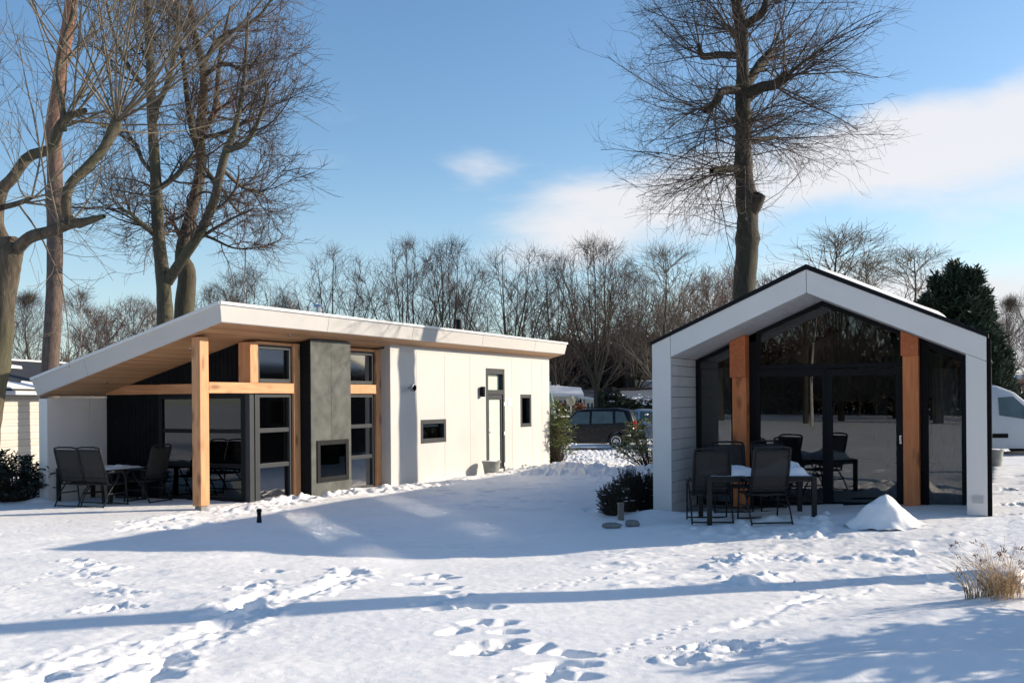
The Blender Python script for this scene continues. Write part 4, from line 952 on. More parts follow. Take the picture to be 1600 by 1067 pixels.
tree_object('bare_tree', 'tall bare tree with stubby cut limbs rising behind the gabled cabin', 'tree', 'large bare trees', trunkVF, crownVF, (base[0], YT, 0), 'bark_dark', 'twig')

# ---- two stemmed trees behind the left cabin
def tall_tree(name, label, Y, trunkpts, trr, limbspx, seed, kb, dens=1.0, spread=1.9, kt='twig_red', centre=None, group='large bare trees'):
    r = np.random.default_rng(seed); tp = [A(px, py, Y + dy) for px, py, dy in trunkpts]
    b0 = (tp[0][0], tp[0][1], -0.1); tp = [b0, (tp[0][0], tp[0][1], tp[0][2] * 0.5)] + tp; trr = [trr[0] * 1.35, trr[0] * 1.1] + list(trr)
    K = 50; P = spline(tp, K); R = np.interp(np.linspace(0, 1, K), np.linspace(0, 1, len(trr)), trr); main = (P[None], R[None])
    Ls = []
    for pts, rad in limbspx:
        Q = spline([A(px, py, Y + dy) for px, py, dy in pts], 24); Ls.append((Q[None], np.interp(np.linspace(0, 1, 24), np.linspace(0, 1, len(rad)), rad)[None]))
    ctr = np.array(centre if centre is not None else (tp[0][0], Y, 8.0))
    LL = cat(*Ls)
    big = grow(LL[0], LL[1], int(9 * dens), spread * 0.9, .15, 1.0, (30, 65), .45, 10, .10, .05, r, .018, .7, ctr, .4)
    tb = grow(main[0], main[1], int(22 * dens), spread, .35, 1.0, (35, 75), .25, 10, .11, .05, r, .016, .5, ctr, .4)
    S = cat(big, tb)
    m1 = grow(S[0], S[1], 8, spread * .55, .15, 1.0, (25, 60), .5, 7, .12, .03, r, .009, .5, ctr, .5)
    m2 = grow(m1[0], m1[1], 5, .55, .15, 1.0, (20, 60), .6, 4, .13, .03, r, .0065)
    tv = joinVF(rough_trunk(*main, 18, .05, seed), emit([LL], [10]))
    cv = emit([S, m1, m2], [5, 3, 3])
    return tree_object(name, label, 'tree', group, tv, cv, (tp[0][0], tp[0][1], 0), kb, kt)
tall_tree('bare_tree', 'bare tree forking low, left of the twin trees behind the long cabin', 29.0,
    [(258,497,0),(255,440,0),(247,365,.1),(244,290,.2),(238,197,.3),(234,94,.3),(230,10,.3),(226,-80,.3),(222,-170,.2)], [.235,.215,.175,.16,.14,.12,.10,.07,.035],
    [([(262,440,0),(285,405,-.4),(312,365,-.8),(333,318,-1.0),(342,281,-1.2),(352,240,-1.3),(366,205,-1.4),(378,150,-1.4),(384,90,-1.4),(388,20,-1.4)],[.17,.155,.14,.13,.12,.11,.09,.07,.05,.03]),
     ([(244,298,.2),(275,275,.3),(292,255,.3),(302,238,.4)],[.09,.08,.07,.03]),
     ([(243,365,.1),(222,350,-.4),(205,335,-.8),(185,325,-1.2)],[.08,.07,.05,.03]),
     ([(238,270,.2),(222,250,.4),(212,225,.8),(195,205,1.2)],[.07,.06,.05,.03]),
     ([(238,150,.3),(205,110,.6),(180,60,.9),(165,0,1.0)],[.09,.07,.05,.03]),
     ([(238,180,.3),(262,130,-.3),(275,70,-.8),(280,-10,-1.0)],[.09,.08,.06,.03]),
     ([(355,235,-1.3),(385,222,-1.8),(408,178,-2.2),(420,130,-2.4)],[.09,.08,.05,.03]),
     ([(345,262,-1.2),(375,290,-.6),(400,300,0),(415,306,.3)],[.06,.05,.04,.02])], 31, 'bark_grey', 1.2, 1.55, kt='twig')
tall_tree('bare_tree', 'thick bare tree right of the twin trees behind the long cabin', 30.5,
    [(287,497,0),(293,430,0),(285,398,0),(300,328,.2),(314,262,.3),(313,206,.4),(319,117,.5),(301,40,.5),(295,-50,.4),(290,-150,.4)], [.30,.27,.22,.185,.165,.15,.125,.10,.07,.035],
    [([(313,210,.4),(335,175,.8),(340,130,1.1),(345,80,1.3),(360,10,1.4)],[.12,.10,.08,.06,.03]),
     ([(314,250,.3),(300,200,.0),(292,150,-.4),(285,90,-.6),(270,20,-.6)],[.11,.10,.08,.06,.03]),
     ([(318,215,.4),(350,208,0),(380,192,-.4),(403,180,-.8)],[.07,.07,.06,.03]),
     ([(300,330,.2),(270,345,.8),(250,360,1.4)],[.05,.04,.02]),
     ([(296,360,.2),(330,372,-.6),(360,386,-1.0),(385,390,-1.3)],[.05,.045,.03,.02]),
     ([(316,120,.5),(350,100,0),(385,110,-.5),(410,80,-.8)],[.08,.06,.05,.03]),
     ([(314,255,.3),(350,300,1.0),(372,330,1.4),(395,338,1.8)],[.06,.05,.04,.02]),
     ([(308,60,.5),(270,30,.2),(240,-20,0)],[.08,.06,.03]),
     ([(318,100,.5),(345,60,.9),(400,30,1.3),(430,-10,1.5)],[.08,.07,.05,.03])], 37, 'bark', 1.2, 1.55)

# ---- old pollarded tree at the left edge
r = np.random.default_rng(77); YP = 16.5
def px_limb(pts, rad, K=24): 
    Q = spline([A(px, py, YP + dy) for px, py, dy in pts], K); return Q[None], np.interp(np.linspace(0, 1, K), np.linspace(0, 1, len(rad)), rad)[None]
tp = [(-9.05, YP, -0.1), A(-34, 760, YP), A(-20, 680, YP), A(-7, 600, YP), A(2, 520, YP), A(9, 450, YP), A(15, 400, YP), A(12, 372, YP)]
Q = spline(tp, 40); main = (Q[None], np.interp(np.linspace(0, 1, 40), np.linspace(0, 1, 8), [.28, .225, .20, .185, .185, .18, .22, .15])[None])
lb = [px_limb([(20,398,0),(45,372,-.2),(78,362,-.3),(108,350,-.3),(124,348,-.3)], [.10,.10,.095,.09,.08]),
      px_limb([(112,350,-.3),(104,330,-.3),(108,292,-.3),(135,262,-.2),(160,235,-.1),(178,202,0),(182,190,0)], [.085,.08,.08,.08,.08,.10,.10]),
      px_limb([(122,350,-.3),(142,344,-.4),(163,338,-.5)], [.08,.06,.035]),
      px_limb([(8,385,0),(-6,350,.1),(2,300,.2),(20,278,.2),(45,245,.3),(80,232,.3),(92,200,.3),(108,182,.3),(135,172,.3)], [.14,.12,.10,.09,.09,.085,.08,.07,.04]),
      px_limb([(100,205,.3),(98,160,.3),(90,120,.4),(100,60,.5),(118,10,.6),(124,-60,.7)], [.05,.04,.035,.03,.025,.02]),
      px_limb([(-6,330,.1),(-40,300,.3),(-80,240,.5)], [.1,.09,.08]),
      px_limb([(0,325,.2),(28,318,.0),(52,308,-.2)], [.05,.045,.03])]
LBa = cat(*lb)
def shoots(src, n, L, ang, rad, seed, up=.06, t0=.9):
    return grow(src[0], src[1], n, L, t0, 1.0, ang, 1.0, 16, .035, up, np.random.default_rng(seed), rad, 0, None, .35)
sh = [shoots(lb[1], 17, 4.6, (5, 60), .020, 1, .05, .93), shoots(lb[3], 14, 3.4, (10, 80), .016, 2, .05, .7), shoots(lb[4], 10, 3.0, (10, 50), .014, 3, .04, .4),
      shoots(lb[5], 12, 4.0, (10, 70), .018, 5, .05, .6), shoots(lb[0], 3, 2.6, (50, 80), .012, 6, .14, .2), shoots(lb[6], 7, 2.4, (20, 80), .010, 7, .03, .5)]
SH = cat(*[(s[0], np.minimum(s[1], np.linspace(.019, .006, 16)[None] * 1.0)) for s in sh])
s1 = grow(SH[0], SH[1], 7, 1.25, .15, .95, (20, 55), .55, 8, .06, .03, r, .0065)
s2 = grow(s1[0], s1[1], 4, .45, .2, 1.0, (20, 60), .6, 4, .1, .03, r, .0045)
tree_object('pollarded_tree', 'old pollarded tree with crooked limbs and long shoots at the left edge', 'tree', 'large bare trees',
            joinVF(rough_trunk(*main, 18, .09, 9), emit([LBa], [10])), emit([SH, s1, s2], [5, 3, 3]), (tp[0][0], YP, 0), 'bark_grey', 'twig_pale')
# ---- the pine trunk between
YQ = 27.0
tp = [(A(78, 600, YQ)[0], YQ, -0.1), A(78, 600, YQ), A(84, 470, YQ), A(86, 380, YQ), A(86, 280, YQ), A(84, 200, YQ), A(90, 145, YQ), A(100, 80, YQ), A(112, 0, YQ), A(116, -90, YQ), A(112, -200, YQ), A(114, -300, YQ)]
Q = spline(tp, 50); main = (Q[None], np.interp(np.linspace(0, 1, 50), np.linspace(0, 1, 12), [.30, .235, .215, .20, .20, .20, .185, .17, .165, .15, .12, .07])[None])
tops = grow(main[0], main[1], 26, 1.7, .72, 1.0, (50, 95), .25, 8, .08, .03, r, .02); t2 = grow(tops[0], tops[1], 7, .7, .3, 1.0, (25, 60), .5, 5, .1, .05, r, .008)
pine = tree_object('pine_tree', 'straight pine with rusty red upper trunk left of the long cabin', 'tree', 'large bare trees', rough_trunk(*main, 18, .05, 12), emit([tops, t2], [5, 3]), (tp[0][0], YQ, 0), 'bark_pine', 'twig')
def leaf_cloud(centres, dirs, L, W, r, fold=0.25, droop=0.0, tone=None):
    """one leaf (two quads, folded on the midrib) per centre"""
    n = len(centres); D = norm(dirs); up = norm(r.normal(size=(n, 3)) * 0.5 + np.array([0, 0, 1.0])); S = norm(np.cross(D, up)); N = np.cross(S, D)
    L = (L * r.uniform(.7, 1.2, n))[:, None]; W = (W * r.uniform(.7, 1.2, n))[:, None]
    p0 = centres; p1 = centres + D * L * .5 - N * W * fold * 0; p2 = centres + D * L - np.array([0, 0, 1.0]) * L * droop
    a = centres + D * L * .45 + S * W * .5 + N * W * fold; b = centres + D * L * .45 - S * W * .5 + N * W * fold
    a2 = centres + D * L * .8 + S * W * .32 + N * W * fold * .6 - np.array([0, 0, 1.0]) * L * droop * .6; b2 = centres + D * L * .8 - S * W * .32 + N * W * fold * .6 - np.array([0, 0, 1.0]) * L * droop * .6
    V = np.stack([p0, a, a2, p2, b2, b], 1).reshape(-1, 3); i = np.arange(n)[:, None] * 6
    F = np.concatenate([i + np.array([[0, 1, 2, 3]]), i + np.array([[0, 3, 4, 5]])]); tn = np.repeat(r.random(n) if tone is None else tone, 6)
    return V, F, tn
# ================================================================== background trees: six grown shapes, copied
def vase_tree(seed, h=13.0, crown=5.0, fork=.22, stems=7, K=14, single=False, d2=9, d3=6, d4=4, rt=.26, fine=.018, spreadang=(15, 42), kb='bark_dark', kt='twig', upk=.10, rx=0.0):
    r = np.random.default_rng(seed)
    tz = h * fork
    def inside(b, k):                      # keeps the crown's outline round
        P_, R_ = b; q = P_ - np.array([0, 0, h * .58]); e = (q[..., 0] / rx) ** 2 + (q[..., 1] / rx) ** 2 + (q[..., 2] / np.where(q[..., 2] > 0, h * .42, h * .62)) ** 2
        keep = e[:, 0] < k; P_, R_, e = P_[keep], R_[keep], e[keep]; N_, K_ = e.shape
        outm = e > k; first = np.where(outm.any(1), outm.argmax(1), K_ - 1); last = np.where(outm.any(1), np.maximum(first - .5, .5), K_ - 1)
        last = last * np.where(outm.any(1), r.uniform(.8, 1.08, N_), 1.0); last = np.minimum(last, K_ - 1)
        t = np.linspace(0, 1, K_)[None] * last[:, None]; i = np.minimum(t.astype(int), K_ - 2); f = (t - i)[..., None]; n_ = np.arange(N_)[:, None]
        P2 = P_[n_, i] * (1 - f) + P_[n_, i + 1] * f
        tap = np.linspace(1, .25, K_)[None]; R2 = np.where(outm.any(1)[:, None], R_[:, :1] * tap, R_)
        return P2, R2
    clip_ = inside
    if single:
        tp = [(0, 0, -.2), (r.normal() * .1, r.normal() * .1, h * .4), (r.normal() * .2, r.normal() * .2, h * .75), (0, 0, h)]; tr_ = [rt, rt * .75, rt * .4, .03]
        P = spline(tp, 30); main = (P[None], np.interp(np.linspace(0, 1, 30), [0, .33, .66, 1], [rt, rt * .62, rt * .26, .012])[None])
        S = grow(main[0], main[1], stems * 6, crown * .95, .22, .93, (22, 58), .40, 12, .09, upk, r, fine * 1.6, .3, np.array([0, 0, h * .5]), .35)
        S = (S[0], S[1]); trunkp = [main]; ts = [10]
    else:
        tp = [(0, 0, -.2), (0.05, 0, tz * .6), (0, 0.05, tz * 1.3)]; P = spline(tp, 10); main = (P[None], np.interp(np.linspace(0, 1, 10), [0, .5, 1], [rt * 1.2, rt, rt * .85])[None])
        Q = []; rr_ = []
        for k in range(stems):                 # stems fan out evenly and end on a rounded crown surface
            az = 2 * pi * (k + r.uniform(-.3, .3)) / stems; po = r.uniform(.75, 1.35) if k % 3 else r.uniform(.1, .6); z0 = tz * r.uniform(.75, 1.25)
            e = np.array([rx * .97 * sin(po) * cos(az), rx * .97 * sin(po) * sin(az), h * .58 + h * .41 * cos(po)]); s0 = np.array([0, 0, z0]); d_ = e - s0
            pts = [s0, s0 + d_ * np.array([.16, .16, .12]), s0 + d_ * np.array([.42, .42, .38]), s0 + d_ * np.array([.72, .72, .70]), e]
            q = spline([p + r.normal(size=3) * .10 * (0 < i_ < 4) for i_, p in enumerate(pts)], 20); Q.append(q); rr_.append(rt * r.uniform(.42, .6) * np.linspace(1, .10, 20))
        st = (np.stack(Q), np.stack(rr_))
        S = grow(st[0], st[1], d2, (h - tz) * .36, .18, .98, (22, 45), .5, 10, .08, upk, r, fine * 1.5, .5, np.array([0, 0, h * .4]), .35)
        trunkp = [main, st]; ts = [10, 7]
    if rx: S = inside(S, 1.0)
    c1 = grow(S[0], S[1], d3, h * .13, .2, 1.0, (20, 50), .55, 6, .1, .05, r, fine)
    if rx: c1 = inside(c1, 1.04)
    c2 = grow(c1[0], c1[1], d4, h * .06, .2, 1.0, (20, 50), .6, 4, .12, .04, r, fine * .62)
    e1 = emit(trunkp, ts); e2 = emit([S, c1, c2], [4, 3, 3])
    o = empty('bare_tree', (0, 0, 0)); np_mesh('trunk', e1[0], e1[1], M[kb], o); np_mesh('crown', e2[0], e2[1], M[kt], o)
    return o
protos = {
 'vase': vase_tree(1, 13.5, fork=.16, stems=9, d2=9, d3=7, d4=4, rx=4.1, fine=.014, rt=.22, spreadang=(10, 36)), 'vase2': vase_tree(2, 13.5, fork=.14, stems=8, d2=9, d3=7, d4=4, spreadang=(10, 34), rx=4.0, fine=.014, rt=.22),
 'oak': vase_tree(3, 15, fork=.24, stems=9, d2=10, d3=7, d4=4, spreadang=(10, 36), rt=.27, rx=4.6, fine=.015),
 'lime': vase_tree(4, 15, crown=5.0, single=True, stems=12, d3=8, d4=4, rt=.20, rx=4.4, fine=.014),
 'slim': vase_tree(5, 11, crown=2.6, single=True, stems=6, d3=6, d4=4, rt=.13, kt='twig_pale', fine=.012, rx=2.6),
 'birch': vase_tree(6, 12, crown=3.0, single=True, stems=7, d3=7, d4=4, rt=.15, kb='bark_birch', kt='twig_red', upk=.04, fine=.012, rx=3.0),
 'bushy': vase_tree(7, 8, fork=.06, stems=12, d2=9, d3=7, d4=4, rt=.10, kt='twig_red', spreadang=(8, 36), fine=.012, rx=2.9),
}
used = set()
def bg(kind, px, Y, ytop_px, label, group=None, z0=0.0, rz=None, wide=1.0):
    src = protos[kind]; h0 = {'vase': 13.6, 'vase2': 13.6, 'oak': 15.2, 'lime': 15.2, 'slim': 11.2, 'birch': 12.2, 'bushy': 8.1}[kind]
    p = at(px, ytop_px, Y); sc = (p.z - z0) / h0
    o = src if kind not in used else copy_tree(src); used.add(kind)
    o.name = {'birch': 'birch_tree', 'bushy': 'bare_bush'}.get(kind, 'bare_tree')
    o.location = (p.x, Y, z0); o.rotation_euler = (0, 0, rz if rz is not None else rng.uniform(0, 6)); o.scale = (sc * wide, sc * wide, sc)
    return prop(o, label, 'tree', group)
G1 = 'row of bare crowned trees behind the long cabin'
bg('vase', 524, 60, 389, 'round bare crown seen just right of the steel roof flue', G1, wide=1.08)
bg('vase2', 634, 60, 380, 'bare fan shaped tree between the steel flue crown and the tall double crown', G1, wide=1.0)
bg('oak', 703, 61, 377, 'tall bare double crown standing left of the dark roof flue', G1, wide=.88)
bg('vase', 800, 58, 388, 'dense bare fan crown right above the dark roof flue', G1, wide=1.2, rz=2.0)
bg('vase2', 862, 66, 402, 'smaller bare fan tree behind the end of the long cabin roof', G1, rz=4.2, wide=.95)
bg('oak', 930, 56, 374, 'tallest bare tree in the gap between the cabins, pointed crown', G1, wide=1.0)
bg('oak', 990, 80, 425, 'hazy bare tree behind the tall pointed one near the gabled cabin', G1)
G2 = 'distant bare trees beyond the cabins'
bg('slim', 1040, 45, 388, 'slender pale bare tree with an ivy wrapped trunk left of the tall stubby tree', G2, wide=1.5)
bg('bushy', 1100, 60, 430, 'low many stemmed bare tree left of the tall stubby trunk', G2)
bg('bushy', 1140, 66, 415, 'bare thicket tree just behind the tall stubby trunk', G2, rz=2.5)
bg('bushy', 1215, 75, 425, 'small rounded bare tree right of the tall stubby trunk above the left roof slope', G2, rz=1.5)
bg('slim', 1310, 55, 364, 'open airy bare tree rising over the ridge of the gabled cabin', G2, wide=2.2, rz=1)
bg('slim', 1352, 60, 405, 'bare tree holding a dark bird nest clump over the right roof slope', G2, wide=1.8, rz=3)
bg('slim', 1428, 62, 392, 'thin spreading bare tree left of the dark conifer', G2, wide=1.9, rz=5)
bg('lime', 1580, 66, 468, 'bare tree with upright branches right of the dark conifer', G2, wide=.8, rz=2)
bg('slim', 1565, 80, 500, 'thin bare tree low between conifer and van', G2)
bg('oak', 1640, 70, 440, 'bare tree partly cut by the right picture edge', G2)
bg('oak', 385, 95, 425, 'hazy wide bare tree left of the round crown, above the roof peak', G2, wide=1.2)
bg('oak', 335, 110, 450, 'faint bare tree just right of the twin trunks', G2)
bg('lime', 45, 70, 462, 'brownish bare tree between the pollarded trunk and the pine', G2)
bg('birch', 118, 55, 455, 'white stemmed birch right of the pine trunk', G2, wide=1.0)
bg('birch', 145, 75, 480, 'reddish twigged birch behind the white stemmed one', G2)
bg('bushy', 205, 60, 470, 'bushy bare tree left of the twin trunks over the low roof corner', G2, wide=1.3)
bg('vase2', 215, 75, 470, 'spreading bare tree behind the bushy one by the twin trunks', G2)
bg('lime', -25, 60, 440, 'bare tree behind the pollarded trunk at the left edge', G2)
bg('bushy', 455, 90, 470, 'low bare bush top behind the roof near the steel flue', G2)
# off to the sides and behind the viewer: they shade the lawn and show in the window panes
G3 = 'bare trees around the lawn behind the viewer'
k = 0
for x, y, sc, kd in [(-24, -38, 1.2, 'oak'), (-32, -33, 1.15, 'lime'), (-39, -30, 1.1, 'vase'), (-17, -44, 1.3, 'oak'), (-29, -46, 1.3, 'lime'), (-9, -45, 1.2, 'vase2'), (-45, -38, 1.3, 'oak'), (-47, -24, 1.1, 'vase2'), (-2, -48, 1.3, 'lime'),
                     (-36, -52, 1.5, 'oak'), (-20, -56, 1.5, 'lime'), (-52, -32, 1.3, 'vase'), (-27, -27, .9, 'birch'), (-40, -20, .9, 'slim'), (-56, -18, 1.2, 'oak'), (-14, -36, 1.0, 'vase'), (-35, -42, 1.2, 'vase2')]:
    o = copy_tree(protos[kd]); o.name = 'bare_tree'; o.location = (x, y, 0); o.rotation_euler = (0, 0, k * 1.3); o.scale = (sc, sc, sc); k += 1
    prop(o, 'bare tree standing behind the viewer, mirrored in the gabled cabin windows', 'tree', G3)
# smooth tall trunk right of the picture whose shadow crosses the lawn
P = spline([(10.0, 11.85, -.1), (9.95, 11.85, 2.5), (10.1, 11.9, 5.5), (10.0, 11.8, 9.5)], 24); mainT = (P[None], np.interp(np.linspace(0, 1, 24), [0, .3, .6, 1], [.27, .25, .30, .24])[None])
tl = grow(mainT[0], mainT[1], 14, 3.0, .86, 1, (15, 55), .5, 10, .08, .06, rng, .03); tl2 = grow(tl[0], tl[1], 8, 1.4, .2, 1, (25, 60), .5, 6, .1, .04, rng, .01)
tree_object('bare_tree', 'stout tree right of the picture whose trunk shades a band of the lawn', 'tree', 'trees beside the lawn', rough_trunk(*mainT, 16, .04, 4), emit([tl, tl2], [5, 3]), (10, 11.85, 0), 'bark', 'twig')

# ---- woods and undergrowth far behind (nobody could count them)
r = np.random.default_rng(50); Ps = []
def thicket(n, x0, x1, y0, y1, hmin, hmax, seed, K=9, rad=.06, lean=.05):
    r = np.random.default_rng(seed); x = r.uniform(x0, x1, n); y = r.uniform(y0, y1, n); h = r.uniform(hmin, hmax, n)
    P = np.zeros((n, K, 3)); t = np.linspace(0, 1, K)
    P[:, :, 0] = x[:, None] + np.cumsum(r.normal(size=(n, K)) * lean * h[:, None] * .12, 1); P[:, :, 1] = y[:, None] + np.cumsum(r.normal(size=(n, K)) * lean * h[:, None] * .12, 1); P[:, :, 2] = t[None] * h[:, None] - .2
    R = rad * (h / hmax)[:, None] * (1.05 - .9 * t[None]); return P, R
st1 = thicket(210, 5, 36, 85, 125, 6, 12.5, 1, rad=.16, lean=.5); st2 = thicket(160, -90, -22, 85, 130, 4, 9.5, 2, rad=.15, lean=.5); st3 = thicket(150, 34, 110, 95, 140, 4, 9, 3, rad=.14, lean=.5); st4 = thicket(110, -24, 0, 95, 130, 3.5, 6, 6, rad=.10, lean=.5); st5 = thicket(260, -110, 10, -105, -62, 9, 17, 7, rad=.20, lean=.5)
ST = cat(st1, st2, st3, st5)
b1 = grow(ST[0], ST[1], 16, 2.6, .15, 1, (25, 70), .4, 6, .12, .08, r, .035); b2 = grow(b1[0], b1[1], 4, 1.1, .2, 1, (25, 60), .6, 3, .15, .05, r, .022)
V, F = emit([ST, b1, b2], [5, 3, 3]); w = np_mesh('distant_woods', V, F, M['twig']); prop(w, 'brown leafless woods in the distance between and beside the cabins', 'woods', kind='stuff')
def brush(name, label, x0, x1, y0, y1, h, n, seed, mat, L=.5, W=.16):
    r = np.random.default_rng(seed); x = r.uniform(x0, x1, n); y = r.uniform(y0, y1, n); top = h * (.55 + .9 * (fbm(x * .12, y * .12, 3, seed) + .35)); z = r.random(n) ** .8 * np.clip(top, .3, None)
    V, F, tn = leaf_cloud(np.stack([x, y, z], 1), r.normal(size=(n, 3)) + np.array([0, 0, .8]), np.full(n, L), np.full(n, W), r); o = np_mesh(name, V, F, mat, extra={'tone': tn}); return prop(o, label, 'undergrowth', kind='stuff')
M['brush'] = m_leaf('brush', (0.035, 0.025, 0.018), (0.12, 0.085, 0.06), .9, .0); M['hedge_red'] = m_leaf('hedge_red', (0.10, 0.035, 0.02), (0.30, 0.13, 0.075), .8, .1)
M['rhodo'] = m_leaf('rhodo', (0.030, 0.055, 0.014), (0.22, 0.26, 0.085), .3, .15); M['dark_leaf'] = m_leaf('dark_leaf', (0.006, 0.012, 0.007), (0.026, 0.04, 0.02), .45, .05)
M['needle'] = m_leaf('needle', (0.008, 0.018, 0.011), (0.038, 0.066, 0.038), .6, .05)
brush('undergrowth', 'brown undergrowth at the foot of the distant woods', 4, 36, 88, 108, 6.5, 42000, 3, M['brush'], 1.0, .3)
brush('undergrowth', 'brown undergrowth of the woods behind the viewer', -110, 15, -95, -64, 9, 36000, 9, M['brush'], 1.3, .4)
brush('undergrowth', 'low brown scrub on the horizon left of the cabins', -90, 0, 90, 108, 3.4, 30000, 4, M['brush'], 1.0, .3)
brush('undergrowth', 'low brown scrub on the horizon right of the cabins', 36, 105, 92, 108, 2.6, 24000, 5, M['brush'], 1.0, .3)

# ================================================================== evergreens and bushes
def conifer(name, label, x, y, h, rad, n_br, seed, group=None, mat='needle', peaks=((0, 0, 1.0),), spray=.55):
    r = np.random.default_rng(seed); Vs, Fs, Ts, n0 = [], [], [], 0; trunkp = []
    for (ox, oy, hh) in peaks:
        H_ = h * hh; n = int(n_br * hh); t = r.random(n) ** .8; z = .4 + t * (H_ - .4); R = rad * (1 - t) ** .85 * r.choice([.7, .85, 1.0, 1.25], n) * r.uniform(.85, 1.15, n) + .10; a = r.uniform(0, 2 * pi, n)
        for q in range(9):                       # sprays along each branch, tips turned up
            f = (q + 1) / 9; px_ = ox + np.cos(a) * R * f; py_ = oy + np.sin(a) * R * f; pz_ = z + R * (.35 * f * f - .12 * f)
            m = 5; C = np.stack([np.repeat(px_, m), np.repeat(py_, m), np.repeat(pz_, m)], 1) + r.normal(size=(n * m, 3)) * .10
            D = np.stack([np.repeat(np.cos(a), m), np.repeat(np.sin(a), m), np.full(n * m, .55)], 1) + r.normal(size=(n * m, 3)) * .55
            V, F, tn = leaf_cloud(C, D, np.full(n * m, spray * .5), np.full(n * m, .085), r, .3, 0, np.repeat(r.random(n), m) * .6 + r.random(n * m) * .4)
            Vs.append(V); Fs.append(F + n0); Ts.append(tn); n0 += len(V)
        trunkp.append((np.array([[[ox, oy, -.1], [ox, oy, H_ * .5], [ox, oy, H_ * .98]]]), np.array([[.18, .1, .015]])))
    o = empty(name, (x, y, 0), 0, label, 'tree', group); tv = emit([cat(*trunkp)], [8]); np_mesh('trunk', tv[0], tv[1], M['bark_dark'], o)
    np_mesh('crown', np.concatenate(Vs), np.concatenate(Fs), M[mat], o, extra={'tone': np.concatenate(Ts)}); return o
cx = at(1500, 600, 44); hz = at(1500, 418, 44).z
conifer('conifer_tree', 'dense dark green conifer with ragged tops behind the gabled cabin', cx.x, 44, hz, 1.15, 130, 5, peaks=((-.15, 0, 1.0), (-.85, .2, .93), (.5, -.2, .97), (1.05, .1, .84), (-.35, .5, .9), (-1.35, 0, .84), (1.45, .3, .66), (-1.7, .3, .68), (.1, -.6, .8), (.85, -.7, .62), (-.9, -.7, .66), (1.75, -.2, .5)), spray=.78)
def bush(name, label, x, y, rx, ry, h, n_st, per, seed, mat, L, W, cat_='shrub', group=None, snow=0.0, droop=.15, z0=None, kt='twig', gather=1.0, base_clear=.1):
    """stems fan out of the ground, leaf rosettes at their ends, snow caught on some"""
    r = np.random.default_rng(seed); z0 = zground(x, y) if z0 is None else z0
    a = r.uniform(0, 2 * pi, n_st); q = np.sqrt(r.random(n_st)); hh = h * (base_clear + (1 - base_clear) * r.random(n_st) ** .6) * (1 - .35 * q ** 2) * r.uniform(.85, 1.1, n_st)
    E_ = np.stack([np.cos(a) * q * rx, np.sin(a) * q * ry, hh], 1); B_ = np.stack([np.cos(a) * q * rx * .25, np.sin(a) * q * ry * .25, np.full(n_st, -.05)], 1)
    mid = (E_ + B_) / 2 + np.array([0, 0, .08]) * h; t = np.linspace(0, 1, 5)[None, :, None]
    P = (1 - t) ** 2 * B_[:, None] + 2 * t * (1 - t) * mid[:, None] + t ** 2 * E_[:, None]; R = np.full((n_st, 5), .006) * np.linspace(1.5, .6, 5)[None]
    C = np.repeat(E_, per, 0); sd = norm(E_ - np.array([0, 0, h * .3])); az = r.uniform(0, 2 * pi, n_st * per)
    D = np.stack([np.cos(az), np.sin(az), r.uniform(-.1, .7, n_st * per)], 1) + np.repeat(sd, per, 0) * .5
    C = C - np.repeat(norm(E_ - mid), per, 0) * (r.random(n_st * per)[:, None] * L * gather * 1.6)
    V, F, tn = leaf_cloud(C, D, np.full(len(C), L), np.full(len(C), W), r, .22, droop)
    o = empty(name, (x, y, z0), 0, label, cat_, group); sv = emit([(P, R)], [4]); np_mesh('stems', sv[0], sv[1], M[kt], o); np_mesh('leaves', V, F, M[mat], o, extra={'tone': tn})
    if snow:
        k = r.random(n_st) < snow; S = E_[k] + np.array([0, 0, .02]); m = MB()
        ico = [(0, 0, 1), (.89, 0, .45), (.28, .85, .45), (-.72, .53, .45), (-.72, -.53, .45), (.28, -.85, .45), (.72, .53, -.45), (-.28, .85, -.45), (-.89, 0, -.45), (-.28, -.85, -.45), (.72, -.53, -.45), (0, 0, -1)]
        fi = [(0,1,2),(0,2,3),(0,3,4),(0,4,5),(0,5,1),(1,6,2),(2,6,7),(2,7,3),(3,7,8),(3,8,4),(4,8,9),(4,9,5),(5,9,10),(5,10,1),(1,10,6),(6,11,7),(7,11,8),(8,11,9),(9,11,10),(10,11,6)]
        for p in S:
            for _ in range(3):
                c = p + r.normal(size=3) * np.array([L * .45, L * .45, L * .08]); s = r.uniform(.18, .42) * L
                m.add([(c[0] + v[0] * s * r.uniform(.8, 1.3), c[1] + v[1] * s, c[2] + v[2] * s * .32) for v in ico], fi)
        m.build('snow_clump', M['snow_soft'], o, smooth=True)
    return o
GR = 'rhododendrons around the cabins'
bush('rhododendron', 'sunlit green rhododendron at the far corner of the long cabin', 1.35, 30.6, .72, .8, 2.0, 170, 9, 1, 'rhodo', .17, .052, group=GR, snow=.10)
bush('rhododendron', 'yellow green rhododendron leaning out beside the gabled cabin wall, in front of the parked cars', 3.98, 28.0, 1.15, .8, 1.6, 135, 9, 2, 'rhodo', .17, .05, group=GR, snow=.16)
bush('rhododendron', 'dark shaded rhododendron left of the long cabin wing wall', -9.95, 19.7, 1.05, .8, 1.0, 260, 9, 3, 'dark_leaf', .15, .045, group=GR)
bush('rhododendron', 'dark rhododendron at the left picture edge before the clapboard bungalow', -11.6, 20.3, 1.0, .8, 1.0, 220, 9, 13, 'dark_leaf', .15, .045, group=GR)
